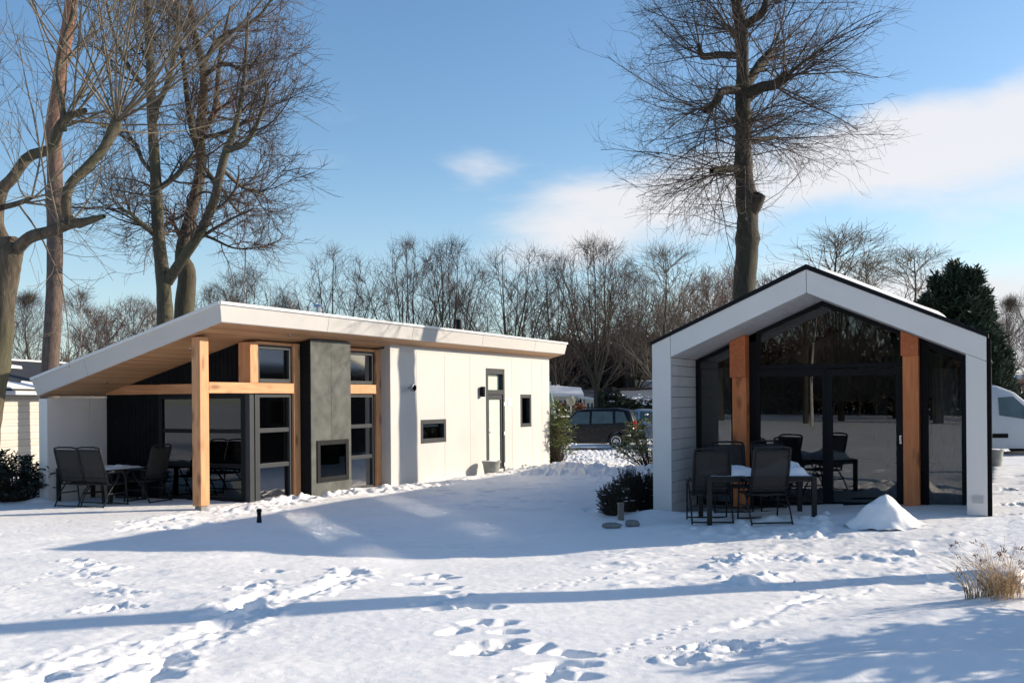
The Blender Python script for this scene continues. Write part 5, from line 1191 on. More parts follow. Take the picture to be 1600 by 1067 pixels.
for px, yb, h_, rr, sd, lab in [(962, 806, .60, .30, 4, 'low dark yew with snow beside the gabled cabin, left one with trailing tips'), (985, 800, .78, .30, 5, 'tallest of the low dark yews, in the middle behind the garden stake'), (1012, 798, .72, .30, 6, 'low dark yew close against the white corner of the gabled cabin')]:
    x, y = gnd(px, yb, .05); bush('yew_bush', lab, x, y + .25, rr, rr, h_, 430, 10, sd, 'dark_leaf', .045, .012, group='low yews beside the gabled cabin', snow=.05, droop=0, gather=2.2)
# hedge of brown beech leaves, snowy shrubs, near the white bungalow
def hedge(name, label, x0, x1, y, dep, h, n, seed, mat, L, W, z0=0.0, snow=False):
    r = np.random.default_rng(seed); x = r.uniform(x0, x1, n); yy = y + r.uniform(-dep / 2, dep / 2, n); top = h * (.85 + .5 * fbm(x * .9, yy, 2, seed)); z = z0 + r.random(n) ** .7 * top
    V, F, tn = leaf_cloud(np.stack([x, yy, z], 1), r.normal(size=(n, 3)) + np.array([0, 0, .4]), np.full(n, L), np.full(n, W), r); o = empty(name, ((x0 + x1) / 2, y, z0), 0, label, 'hedge')
    np_mesh('leaves', V - np.array([(x0 + x1) / 2, y, z0]), F, M[mat], o, extra={'tone': tn})
    if snow:
        m = MB()
        for _ in range(int((x1 - x0) * 14)):
            cx_ = r.uniform(x0, x1) - (x0 + x1) / 2; s = r.uniform(.06, .2); m.lathe([(0.01, -s * .3), (s * .8, -s * .1), (s, 0), (s * .7, s * .3), (.01, s * .4)], (cx_, r.uniform(-dep / 2, dep / 2), h * r.uniform(.72, 1.0)), 8)
        m.build('snow_clump', M['snow_soft'], o, smooth=True)
    return o
hedge('beech_hedge', 'rust brown beech hedge in front of the white bungalow', at(846, 640, 50).x, at(912, 640, 50).x, 50, 1.2, 1.75, 9000, 3, 'hedge_red', .16, .09)
hedge('yew_hedge', 'dark evergreen hedge with snow behind the parked cars', at(938, 640, 56).x, at(1040, 640, 56).x, 56, 1.6, 2.25, 14000, 6, 'dark_leaf', .22, .09, snow=True)
hedge('yew_hedge', 'dark hedge far right between the parked van and the brown bungalow', at(1552, 640, 48).x, at(1680, 640, 48).x, 48, 1.2, 1.3, 6000, 8, 'rhodo', .18, .07)
# shading shrubs just outside the right edge
bush('rhododendron', 'big evergreen shrub right of the picture, shading the near corner of the lawn', 7.3, 8.1, 1.3, .85, 2.15, 380, 9, 31, 'rhodo', .17, .055, group=GR)
bush('rhododendron', 'lower evergreen shrub right of the picture nearest to the viewer', 7.0, 6.9, 1.1, .8, 1.7, 300, 9, 33, 'rhodo', .17, .055, group=GR)
# dry ornamental grass with seed heads
def grass_clump(label, x, y, n, h, rad, seed):
    r = np.random.default_rng(seed); z0 = zground(x, y); a = r.uniform(0, 2 * pi, n); q = np.sqrt(r.random(n)) * rad; K = 6
    P = np.zeros((n, K, 3)); lean = r.uniform(.1, 1.15, n); hh = h * r.uniform(.35, 1.1, n) ; da = a + r.normal(size=n) * .5
    for k in range(K):
        t = k / (K - 1); P[:, k, 0] = np.cos(a) * q + np.cos(da) * lean * hh * t ** 1.9 * .85; P[:, k, 1] = np.sin(a) * q + np.sin(da) * lean * hh * t ** 1.9 * .85; P[:, k, 2] = hh * (t - .30 * lean * t ** 3) - .04
    R = np.full((n, K), .0022) * np.linspace(1.4, .5, K)[None]
    o = empty('dry_grass', (x, y, z0), 0, label, 'grass clump'); v, f = emit([(P, R)], [3]); np_mesh('blades', v, f, M['straw'], o)
    k = r.random(n) < .16; E_ = P[k, -1]; E0 = P[k, -2]; m_ = 7; C = np.repeat(E_, m_, 0) + r.normal(size=(k.sum() * m_, 3)) * .012; D = np.repeat(E_ - E0, m_, 0) * 8 + r.normal(size=(k.sum() * m_, 3)) * .5
    V, F, tn = leaf_cloud(C, D, np.full(len(C), .045), np.full(len(C), .012), r); np_mesh('seed_heads', V, F, M['seedhead'], o, extra={'tone': tn}); return o
M['straw'] = m_plain('straw', (0.42, 0.28, 0.14), .8, .35, 3); M['seedhead'] = m_leaf('seedhead', (0.16, 0.07, 0.035), (0.34, 0.19, 0.10), .9, .1)
for i, (px, py, n, h_, rr, lab) in enumerate([(1530, 946, 80, .44, .13, 'leftmost tuft of dry straw coloured grass in the snow'), (1560, 950, 90, .52, .13, 'middle tuft of dry grass with the tallest seed heads'), (1590, 948, 85, .52, .16, 'dry grass tuft cut by the right picture edge'), (1575, 925, 60, .62, .2, 'sparse dry grass stalks behind the snow lump')]):
    x, y = gnd(px, py, .05); o = grass_clump(lab, x, y, n, h_, rr, 60 + i); o['group'] = 'dry grass tufts'
def rock(name, label, x, y, z, sx, sy, sz, mat, seed, cat_='stone', group=None, sub=3, amp=.2):
    bm = bmesh.new(); bmesh.ops.create_icosphere(bm, subdivisions=sub, radius=1.0); r = np.random.default_rng(seed); o_ = r.uniform(0, 50, 3)
    for v in bm.verts:
        c = v.co; n = float(vnoise(np.array([c.x * 1.6 + o_[0]]), np.array([c.y * 1.6 + c.z * 2.1 + o_[1]]), seed)[0]) + .5 * float(vnoise(np.array([c.x * 4 + o_[0]]), np.array([c.y * 4 + c.z * 3 + o_[1]]), seed)[0])
        v.co = c * (1 + amp * 2 * n); v.co = Vector((v.co.x * sx, v.co.y * sy, v.co.z * sz))
    me = bpy.data.meshes.new(name); bm.to_mesh(me); bm.free(); o = link(name, me, mat, None, True); o.location = (x, y, z); return prop(o, label, cat_, group)
x, y = gnd(1572, 938, .05); rock('snow_lump', 'lump of snow caught inside the dry grass', x, y, zground(x, y) + .10, .26, .18, .17, M['snow'], 4, 'snow')
x, y = gnd(956, 822, .05); rock('flat_stone', 'flat brown stone under snow left of the garden stake', x, y, zground(x, y) + .035, .15, .10, .05, M['concrete'], 5, group='flat stones at the garden stake', amp=.12)
x, y = gnd(988, 820, .05); rock('flat_stone', 'flat brown stone under snow right of the garden stake', x, y, zground(x, y) + .04, .12, .10, .06, M['concrete'], 6, group='flat stones at the garden stake', amp=.12)
# ================================================================== small garden things
x, y = gnd(970, 812, .03); t = empty('garden_stake', (x, y, zground(x, y) - .03), .2, 'short weathered wooden stake between two flat stones by the yews', 'stake')
m = MB(); m.box(-.042, .042, -.042, .042, 0, .27); m.build('post', m_wood('grey_wood', 'z', (.12, .10, .08), (.26, .22, .18)), t, bevel=.005); m = MB(); m.box(-.048, .048, -.048, .048, .271, .305); m.build('cap', m_wood('grey_wood2', 'x', (.12, .10, .08), (.26, .22, .18)), t, bevel=.006)
x, y = gnd(405, 817, 0); t = empty('path_light', (x, y, zground(x, y) - .02), 0, 'small black path light with a round knob standing in the snow', 'garden light')
m = MB(); m.lathe([(.05, 0), (.042, .02), (.034, .13), (.032, .165), (.04, .17), (.04, .18)], (0, 0, 0), 20); m.build('body', M['black_frame'], t, smooth=True)
m = MB(); m.lathe([(.02, .18), (.036, .19), (.044, .21), (.042, .232), (.025, .247), (.003, .25)], (0, 0, 0), 20); m.build('head', M['black_frame'], t, smooth=True)
def tub(name, label, x, y, r0, r1, h, mat, cat_, group=None):
    t = empty(name, (x, y, zground(x, y) - .04), 0, label, cat_, group)
    m = MB(); m.lathe([(r0, 0), (r0 * 1.03, .02), (r1, h), (r1 * 1.08, h + .005), (r1 * 1.08, h + .05), (r1 * .96, h + .05), (r1 * .93, h - .06), (.01, h - .065)], (0, 0, 0), 28); m.build('pot', mat, t, smooth=False)
    m = MB(); m.lathe([(r1 * .94, h - .05), (r1 * .9, h + .02), (r1 * .6, h + .055), (r1 * .2, h + .07), (.005, h + .072)], (0, 0, 0), 28); m.build('snow_fill', M['snow_soft'], t, smooth=True); return t
M['pot_grey'] = m_plain('pot_grey', (.24, .25, .235), .8, .25, 8, .3)
x, y = LH.to(.75, 8.35); tub('plant_tub', 'grey round plant tub filled with snow left of the cabin front door', x, y, .17, .235, .36, M['pot_grey'], 'plant tub')
tub('plant_tub', 'grey tub standing in the yard right of the gabled cabin', 12.0, 24.6, .19, .23, .42, M['pot_grey'], 'plant tub')
# snow heap: a pointed cone with a skirt
x, y = gnd(1387, 826, .13); n_a, n_r = 72, 34; V = []; zc = zground(x, y)
for i in range(n_r + 1):
    q = i / n_r
    for k in range(n_a):
        a = 2 * pi * k / n_a; rad = .50 * q * (1 + .10 * sin(a * 2 + 1) + .06 * sin(a * 3)); prof = ((1 - q) ** 1.35 - .10 * math.exp(-(q / .09) ** 2)) * .50 + .05 * math.exp(-((q - .5) / .2) ** 2)
        hx = rad * cos(a) * 1.08; hy = rad * sin(a) * .85; nz = float(fbm(np.array([hx * 3.5 + 3]), np.array([hy * 3.5]), 4, 5)[0]) * .085 * min(1, q * 3)
        V.append((hx - .02 * (1 - q), hy, prof * .98 + nz - .035 + (0.012 if q < .06 else 0)))
F = [(i * n_a + k, i * n_a + (k + 1) % n_a, (i + 1) * n_a + (k + 1) % n_a, (i + 1) * n_a + k) for i in range(n_r) for k in range(n_a)]
m = MB(); m.add(V, F); sm = m.build('snow_heap', M['snow'], None, smooth=True); sm.location = (x, y, zc); prop(sm, 'pointed heap of snow in front of the sliding door of gabled cabin', 'snow')
# hose lying at the sliding door
pts = [RH.to(w, s) for w, s in ((-2.1, .95), (-1.8, 1.0), (-1.5, 1.15), (-1.4, 1.0), (-1.3, .9))]
m = MB(); m.tube([(a, b, zground(a, b) + .045) for a, b in pts], .016, 8); o = m.build('garden_hose', M['black_matt'], None, smooth=True); prop(o, 'short black hose end lying at the foot of the sliding door', 'hose')
# garden lantern on a pole behind the sunlit rhododendron
p = at(892, 628, 44); t = empty('lamp_post', (p.x, 44, 0), 0, 'cream garden lantern on a thin white pole behind the sunlit rhododendron', 'lamp')
m = MB(); m.tube([(0, 0, 0), (0, 0, p.z - .18)], .035, 8); m.build('pole', M['white_plastic'], t); m = MB(); m.lathe([(.06, p.z - .18), (.16, p.z - .12), (.22, p.z + .12), (.13, p.z + .25), (.02, p.z + .3)], (0, 0, 0), 10)
m.build('lantern', m_plain('lantern', (.55, .47, .30), .5), t)
p = at(860, 622, 46); t = empty('garden_parasol', (p.x, 46, 0), 0, 'folded grey green parasol at the corner of the long cabin', 'parasol')
m = MB(); m.tube([(0, 0, 0), (0, 0, 1.0)], .03, 8); m.build('pole', M['white_plastic'], t); m = MB(); m.lathe([(.30, 1.0), (.26, 1.4), (.15, 2.0), (.03, p.z + .25)], (0, 0, 0), 12); m.build('canopy', m_plain('canvas', (.16, .22, .20), .8), t)

# ================================================================== cars
def loft(stations, ny=None):
    """stations: list of (x, [(halfwidth, z), ...]) outline from bottom to top centre; mirrored"""
    V, F = [], []; n = len(stations[0][1]); W_ = 2 * n
    for x, pr in stations:
        for w, z in pr: V.append((x, -w, z))
        for w, z in reversed(pr): V.append((x, w, z))
    for i in range(len(stations) - 1):
        for k in range(W_):
            a, b = i * W_ + k, i * W_ + (k + 1) % W_; F.append((a, b, b + W_, a + W_))
    F.append(tuple(range(W_ - 1, -1, -1))); F.append(tuple((len(stations) - 1) * W_ + k for k in range(W_)))
    return V, F
def prof_z(tbl, x): return float(np.interp(x, [t[0] for t in tbl], [t[1] for t in tbl]))
def make_car(name, label, length, top, belt, hw, paint, side_windows, wheels, wr, rear_win=None, front_win=None, group='parked vehicles', tail=None, tumble=.16, mirror=None, roof_snow=False, lower=.20, hubs='metal', cat_='car'):
    """x runs from nose (0) to tail (length); top/belt: (x, z) tables"""
    c = empty(name, label=label, cat=cat_, group=group); st = []
    for x in np.linspace(0, length, 49):
        zt_, zbelt = prof_z(top, x), prof_z(belt, x); e = min(x, length - x); k = 1 - .16 * max(0, 1 - e / .45) ** 2; w = hw * k
        zb_ = lower + .10 * max(0, 1 - e / .5); zs = max(zt_, zbelt + .01); wt = w - .02 - tumble * (zs - zbelt) / .55
        for wx in wheels:                        # arches
            d = abs(x - wx)
            if d < wr + .06: zb_ = max(zb_, wr + sqrt(max(0, (wr + .06) ** 2 - d * d)) * .98)
        zb_ = min(zb_, zbelt - .03)
        st.append((x, [(w * .86, zb_), (w * .985, zb_ + .015), (w, (zb_ + zbelt) / 2), (w * .985, zbelt), (wt + .015, zs - .09 if zs - zbelt > .2 else zs - .006), (wt - .07, zs - .015 if zs - zbelt > .2 else zs - .003), (wt * .45, zs)]))
    V, F = loft(st); m = MB(); m.add(V, F); m.build('body', paint, c, smooth=True, bevel=0)
    for o in c.children:
        es = o.modifiers.new('es', 'EDGE_SPLIT'); es.split_angle = radians(48)
    def side_pt(x, z, s, off):
        zt_, zbelt = prof_z(top, x), prof_z(belt, x); w0 = hw * .985; zs = max(zt_, zbelt + .01); wt = w0 - .02 - tumble * (zs - zbelt) / .55 + .015; f = (z - zbelt) / max(.05, zs - .09 - zbelt); e = min(x, length - x)
        k = 1 - .16 * max(0, 1 - e / .45) ** 2; return (x, s * ((w0 * (1 - f) + wt * f) * k + off), z)
    for poly in side_windows:
        for s in (-1, 1):
            m = MB(); n = len(poly); a = [side_pt(x, z, s, .022) for x, z in poly]; b = [side_pt(x, z, s, -.004) for x, z in poly]
            m.add(a + b, [tuple(range(n)), tuple(range(2 * n - 1, n - 1, -1))] + [(i, (i + 1) % n, n + (i + 1) % n, n + i) for i in range(n)]); m.build('side_window', M['car_glass'], c)
    for nm, wdw in (('windscreen', front_win), ('rear_window', rear_win)):
        if wdw:
            (xa, za), (xb, zb2) = wdw; m = MB(); wa, wb = hw * .80, hw * .68; dx, dz = xb - xa, zb2 - za; L = sqrt(dx * dx + dz * dz); nx_, nz_ = -dz / L * .012, dx / L * .012
            if nz_ < 0: nx_, nz_ = -nx_, -nz_
            m.add([(xa + nx_, -wa, za + nz_), (xa + nx_, wa, za + nz_), (xb + nx_, wb, zb2 + nz_), (xb + nx_, -wb, zb2 + nz_), (xa - nx_, -wa, za - nz_), (xa - nx_, wa, za - nz_), (xb - nx_, wb, zb2 - nz_), (xb - nx_, -wb, zb2 - nz_)],
                  [(0,1,2,3),(7,6,5,4),(0,4,5,1),(1,5,6,2),(2,6,7,3),(3,7,4,0)]); m.build(nm, M['car_glass'], c)
    for wx in wheels:
        for s in (-1, 1):
            m = MB(); m.lathe([(wr * .62, -.10), (wr * .93, -.105), (wr, -.07), (wr, .07), (wr * .93, .105), (wr * .62, .10)], (wx, s * (hw - .12), wr), 28, 'y'); w = m.build('wheel', M['tyre'], c, smooth=True)
            m = MB(); m.lathe([(.02, s * .112), (wr * .2, s * .115), (wr * .45, s * .09), (wr * .63, s * .108), (wr * .63, s * .06), (.02, s * .05)], (wx, s * (hw - .12), wr), 20, 'y'); m.build('rim', M[hubs], w, smooth=False)
    if tail:
        for s in (-1, 1):
            z0, z1, xr = tail; m = MB(); m.box(xr - .12, xr + .012, s * hw * .70, s * hw * .925, z0, z1); m.build('tail_light', M['tail_red'], c, bevel=.02)
    for s in (-1, 1):
        m = MB(); m.box(-.012, .16, s * hw * .5, s * hw * .86, prof_z(belt, .1) - .22, prof_z(belt, .1) - .07); m.build('headlight', M['headlamp'], c, bevel=.03)
    if mirror:
        for s in (-1, 1):
            x, z = mirror; m = MB(); m.box(x - .06, x + .07, s * (hw + .03), s * (hw + .20), z - .06, z + .09); m.bar((x, s * (hw - .05), z), (x, s * (hw + .05), z), .05); m.build('wing_mirror', M['black_frame'], c, bevel=.025)
    return c
M['tyre'] = m_plain('tyre', (.02, .02, .02), .85); M['car_glass'] = m_plain('car_glass', (.07, .10, .105), .12, .2, 2, spec=.5)
M['tail_red'] = m_plain('tail_red', (.55, .03, .015), .2); M['headlamp'] = m_plain('headlamp', (.6, .62, .64), .1, metallic=.4)
M['paint_black'] = m_plain('paint_black', (.006, .007, .010), .3, .05, 2, 0, spec=.3); M['paint_silver'] = m_plain('paint_silver', (.38, .41, .44), .28, .04, 2, 0, metallic=.5); M['paint_van'] = m_plain('paint_van', (.40, .43, .455), .35, .04, 2, 0)
c = make_car('estate_car', 'black people carrier with a red tail light parked between the two cabins', 4.25,
    [(0, .62), (.15, .80), (.95, .98), (1.75, 1.52), (2.1, 1.60), (3.4, 1.62), (3.95, 1.54), (4.15, 1.02), (4.25, .80)], [(0, .60), (.15, .78), (1.0, .93), (2.5, .97), (4.1, 1.0), (4.25, .78)], .87, M['paint_black'],
    [[(1.32, .97), (2.32, 1.0), (2.32, 1.48), (1.82, 1.47)], [(2.42, 1.0), (3.28, 1.02), (3.25, 1.49), (2.42, 1.49)], [(3.38, 1.03), (3.88, 1.06), (3.70, 1.46), (3.36, 1.49)]], (.78, 3.40), .31,
    rear_win=((4.14, 1.05), (3.98, 1.48)), front_win=((1.02, 1.0), (1.72, 1.50)), tail=(.78, 1.10, 4.19), mirror=(1.35, 1.02))
c.location = (1.05, 41.0, .0); c.rotation_euler = (0, 0, radians(-14))
m = MB(); m.box(1.9, 3.6, -.60, -.57, 1.63, 1.66); m.box(1.9, 3.6, .57, .60, 1.63, 1.66); m.build('roof_rail', M['black_matt'], c, bevel=.01)
c = make_car('hatchback_car', 'silver hatchback mostly hidden behind the black people carrier', 4.0,
    [(0, .60), (.2, .78), (.9, .94), (1.7, 1.40), (2.2, 1.50), (3.0, 1.46), (3.7, 1.12), (3.95, .98), (4.0, .8)], [(0, .58), (.2, .76), (1.0, .90), (2.5, .95), (3.9, .96), (4.0, .78)], .84, M['paint_silver'],
    [[(1.3, .95), (2.2, .97), (2.2, 1.38), (1.75, 1.34)], [(2.3, .98), (3.3, 1.0), (2.95, 1.36), (2.3, 1.39)]], (.75, 3.2), .30, rear_win=((3.68, 1.12), (3.02, 1.45)), front_win=((.95, .96), (1.68, 1.38)), tail=(.75, 1.0, 3.93), mirror=(1.3, .98))
c.location = (3.55, 44.2, .05); c.rotation_euler = (0, 0, radians(-16))
c = make_car('panel_van', 'silver grey panel van parked at the right edge, bonnet facing right', 5.3,
    [(0, .75), (.12, 1.05), (.75, 1.30), (.95, 1.40), (1.75, 2.13), (2.3, 2.36), (5.2, 2.42), (5.3, 2.2)], [(0, .74), (.12, 1.03), (.9, 1.22), (2.4, 1.25), (5.2, 1.25), (5.3, 1.2)], 1.0, M['paint_van'],
    [[(1.15, 1.30), (1.42, 1.22), (2.30, 1.36), (2.30, 1.95), (1.82, 1.98)]], (1.02, 4.2), .34, front_win=((.98, 1.42), (1.72, 2.08)), mirror=(1.38, 1.40), tumble=.10, lower=.26, cat_='van')
pv = at(1566, 712, 33.0); c.location = (18.45, 33.2, -.02); c.rotation_euler = (0, 0, radians(180 - 6))
m = MB(); m.box(2.05, 3.3, -1.025, -1.0, .62, .76); m.build('side_trim', M['black_matt'], c, bevel=.01); m = MB(); m.box(2.05, 3.3, 1.0, 1.025, .62, .76); m.build('side_trim', M['black_matt'], c, bevel=.01)

# ================================================================== neighbours
def clap_wall(mb, axis, c, a0, a1, z0, z1, step=.19, lap=.018):
    z = z0
    while z < z1 - .02:
        t = min(z + step, z1)
        if axis == 'y': mb.prism([(c, z), (c - lap, z), (c - .004, t - .004), (c, t - .004)], 'x', a0, a1) if False else mb.add([(a0, c, z), (a1, c, z), (a1, c - lap, z), (a0, c - lap, z), (a0, c, t - .003), (a1, c, t - .003), (a1, c - .004, t - .003), (a0, c - .004, t - .003)], [(0,1,2,3),(4,7,6,5),(0,4,5,1),(3,2,6,7),(0,3,7,4),(1,5,6,2)])
        z += step
M['clap'] = m_planks('clap', 'z', .192, (.44, .41, .36), (.52, .49, .44), .07, .6, 0); M['roof_felt'] = m_plain('roof_felt', (.018, .019, .024), .8, .3, 3, .2); M['white_wall'] = m_plain('white_wall', (.62, .60, .53), .6, .05)  # clapboard: dark lines in the colour stand for shade under the laps
B = empty('clapboard_bungalow', (at(66, 640, 29).x, 29, 0), radians(81), 'beige clapboard bungalow with black felt roof at the left edge', 'house', 'neighbouring bungalows'); xr = 14.0
m = MB(); clap_wall(m, 'y', 0, -3, xr, -.1, 2.22, .192); m.box(-3, xr - .02, 0.001, .3, -.1, 2.2); m.box(xr - .15, xr, .0, 7.0, -.1, 2.2); m.build('wall', M['clap'], B)
m = MB(); m.add([(-3.4, -.45, 2.30), (xr + .3, -.45, 2.30), (xr + .3, 3.6, 3.38), (-3.4, 3.6, 3.38), (-3.4, -.45, 2.38), (xr + .3, -.45, 2.38), (xr + .3, 3.6, 3.46), (-3.4, 3.6, 3.46)], [(0,3,2,1),(4,5,6,7),(0,1,5,4),(1,2,6,5),(2,3,7,6),(3,0,4,7)])
m.add([(-3.4, 3.602, 3.38), (xr + .3, 3.602, 3.38), (xr + .3, 7.6, 2.30), (-3.4, 7.6, 2.30), (-3.4, 3.602, 3.46), (xr + .3, 3.602, 3.46), (xr + .3, 7.6, 2.38), (-3.4, 7.6, 2.38)], [(0,3,2,1),(4,5,6,7),(0,1,5,4),(1,2,6,5),(2,3,7,6),(3,0,4,7)]); rf = m.build('roof', M['roof_felt'], B)
m = MB(); m.box(-3.4, xr + .33, -.52, -.42, 2.22, 2.33); m.build('gutter', M['white_trim'], B, bevel=.02)
def patch_snow(parent, polys, zf, th=.035):
    m = MB()
    for p in polys:
        n = len(p); m.add([(x, y, zf(x, y) + .004) for x, y in p] + [(x, y, zf(x, y) + th) for x, y in p], [tuple(range(n)), tuple(range(2 * n - 1, n - 1, -1))] + [(i, (i + 1) % n, n + (i + 1) % n, n + i) for i in range(n)])
    return m.build('roof_snow', M['snow_soft'], parent, bevel=.012)
zf = lambda x, y: 2.38 + (y + .45) * (1.08 / 4.05)
def ragged(x0, x1, y0, y1, r, n=16, amp=.12): return [(x0 + (x1 - x0) * k / n, y0) for k in range(n + 1)] + [(x1 - (x1 - x0) * k / n, y1 + r.normal() * amp) for k in range(n + 1)]
rr = np.random.default_rng(8)
patch_snow(rf, [ragged(-3.4, xr + .25, -.43, .25, rr, 40, .13), [(.6, 2.35), (2.2, 2.2), (2.6, 2.5), (1.9, 2.85), (.4, 2.75)], ragged(-3.4, xr - .5, 3.45, 3.58, rr, 30, .02)], zf)
# white bungalow with snowy roofs in the gap
Yb = 62.0; B = empty('white_bungalow', (0, Yb, 0), 0, 'white bungalow with snowy roofs seen in the gap between the cabins', 'house', 'neighbouring bungalows')
X_ = lambda px: at(px, 600, Yb).x; Z_ = lambda py: at(880, py, Yb).z
m = MB(); m.box(X_(820), X_(908), 0, 5, -.1, Z_(618)); m.box(X_(908), X_(944), -.6, 4, -.1, Z_(621)); m.build('wall', M['white_wall'], B)
m = MB(); m.add([(X_(815), -1.2, Z_(618)), (X_(910), -1.2, Z_(620)), (X_(912), 2.5, Z_(608)), (X_(815), 2.5, Z_(600)), (X_(815), -1.2, Z_(613)), (X_(910), -1.2, Z_(616)), (X_(912), 2.5, Z_(605)), (X_(815), 2.5, Z_(596))], [(0,3,2,1),(4,5,6,7),(0,1,5,4),(1,2,6,5),(2,3,7,6),(3,0,4,7)])
m.add([(X_(850), 2.6, Z_(607)), (X_(890), 2.6, Z_(607)), (X_(879), 4.6, Z_(601)), (X_(848), 4.6, Z_(590)), (X_(850), 2.6, Z_(604)), (X_(890), 2.6, Z_(605)), (X_(879), 4.6, Z_(599)), (X_(848), 4.6, Z_(587))], [(0,3,2,1),(4,5,6,7),(0,1,5,4),(1,2,6,5),(2,3,7,6),(3,0,4,7)])
rf = m.build('roof', M['snow_soft'], B)
m = MB(); m.add([(X_(904), -.9, Z_(622)), (X_(948), -.9, Z_(622)), (X_(943), 3.2, Z_(613)), (X_(908), 3.2, Z_(611)), (X_(904), -.9, Z_(620)), (X_(948), -.9, Z_(620)), (X_(943), 3.2, Z_(611)), (X_(908), 3.2, Z_(609))], [(0,3,2,1),(4,5,6,7),(0,1,5,4),(1,2,6,5),(2,3,7,6),(3,0,4,7)]); m.build('roof', M['roof_felt'], B)
for a, b, t, u, yy in [(862, 878, 626, 650, -.02), (881, 887, 625, 634, -.02), (897, 901, 626, 640, -.02), (902.5, 907, 626, 640, -.02), (916, 919, 630, 642, -.62), (922, 925, 630, 642, -.62)]:
    m = MB(); m.box(X_(a), X_(b), yy - .03, yy, max(.1, Z_(u)), Z_(t)); m.build('window', M['car_glass'], B)
m = MB(); m.bar((X_(931), -.63, 0), (X_(931), -.63, Z_(622)), .05); m.box(X_(904) , X_(906), -1.15, -1.1, 0, Z_(618)); m.build('downpipe', M['black_matt'], B)
t = empty('snowy_awning', (0, Yb - 3, 0), 0, 'long thin white awning covered with snow beside the white bungalow', 'awning')
q = lambda px, py, Y_: at(px, py, Y_) - Vector((0, Yb - 3, 0)); m = MB(); p1, p2 = q(910, 621, 59), q(977, 630, 57); m.bar(p1, p2, .9, .10); m.build('canopy', M['white_trim'], t, bevel=.02)
m = MB(); m.tube([(p2.x - .2, p2.y, p2.z), (p2.x - .2, p2.y, 0)], .04, 6); m.tube([(p1.x + .1, p1.y, p1.z), (p1.x + .1, p1.y, 0)], .04, 6); m.build('pole', M['black_matt'], t)
# long low pale building with flat roof, snow covered greenhouse top
t = empty('low_building', (0, 78, 0), 0, 'long low pale grey building with a thin dark roof edge behind the cars', 'house', 'neighbouring bungalows'); X2 = lambda px: at(px, 600, 78).x; Z2 = lambda py: at(960, py, 78).z
m = MB(); m.box(X2(922), X2(1060), 0, 6, -.1, Z2(610)); m.build('wall', m_plain('grey_wall', (.33, .35, .38), .8), t); m = MB(); m.add([(X2(916), -.5, Z2(610)), (X2(1060), -.5, Z2(606.5)), (X2(1060), 6, Z2(606.5)), (X2(916), 6, Z2(610)), (X2(916), -.5, Z2(608)), (X2(1060), -.5, Z2(604.5)), (X2(1060), 6, Z2(604.5)), (X2(916), 6, Z2(608))], [(0,3,2,1),(4,5,6,7),(0,1,5,4),(1,2,6,5),(2,3,7,6),(3,0,4,7)]); m.build('roof', M['brush_roof'] if 'brush_roof' in M else m_plain('brown_roof', (.07, .045, .035), .9), t)
t = empty('caravan', (0, 86, 0), 0, 'snow streaked caravan top just left of the gabled cabin wall', 'caravan'); X3 = lambda px: at(px, 600, 86).x; Z3 = lambda py: at(1000, py, 86).z
m = MB(); m.prism([(X3(994), 0), (X3(1035), 0), (X3(1035), Z3(596)), (X3(1000), Z3(596)), (X3(995), Z3(604))], 'y', 0, 2.3); m.build('body', M['paint_silver'], t, bevel=.1)
m = MB(); m.box(X3(999), X3(1035), 0, 2.3, Z3(596) + .004, Z3(596) + .12); m.build('roof_snow', M['snow_soft'], t, bevel=.05)
# brown bungalow at the right edge
Yr = 46.0; t = empty('brown_bungalow', (0, Yr, 0), 0, 'brown timber bungalow with snow on its low roof behind the van', 'house', 'neighbouring bungalows'); X4 = lambda px: at(px, 600, Yr).x; Z4 = lambda py: at(1590, py, Yr).z
M['brown_clad'] = m_planks('brown_clad', 'z', .15, (.10, .04, .022), (.19, .085, .05), .08, .7, 0)
m = MB(); m.prism([(X4(1566), -.1), (X4(1700), -.1), (X4(1700), Z4(598)), (X4(1630), Z4(589)), (X4(1566), Z4(606))], 'y', 0, 7); m.build('wall', M['brown_clad'], t)
m = MB(); m.add([(X4(1556), -.4, Z4(609)), (X4(1632), -.4, Z4(587.5)), (X4(1632), 7, Z4(587.5)), (X4(1556), 7, Z4(609)), (X4(1556), -.4, Z4(605)), (X4(1632), -.4, Z4(583.5)), (X4(1632), 7, Z4(583.5)), (X4(1556), 7, Z4(605))], [(0,3,2,1),(4,5,6,7),(0,1,5,4),(1,2,6,5),(2,3,7,6),(3,0,4,7)]); rf = m.build('roof', M['brown_clad'], t)
m = MB(); m.add([(X4(1553), .2, Z4(605.4) + .03), (X4(1600), .2, Z4(592) + .03), (X4(1580), 7, Z4(597.5) + .03), (X4(1553), 7, Z4(605.4) + .03), (X4(1553), .2, Z4(605.4) + .3), (X4(1600), .2, Z4(592) + .22), (X4(1580), 7, Z4(597.5) + .3), (X4(1553), 7, Z4(605.4) + .3)], [(0,3,2,1),(4,5,6,7),(0,1,5,4),(1,2,6,5),(2,3,7,6),(3,0,4,7)]); m.build('roof_snow', M['snow_soft'], rf)
m = MB(); m.box(X4(1584), X4(1620), -.04, -.005, .9, Z4(612)); m.build('window', M['car_glass'], t)

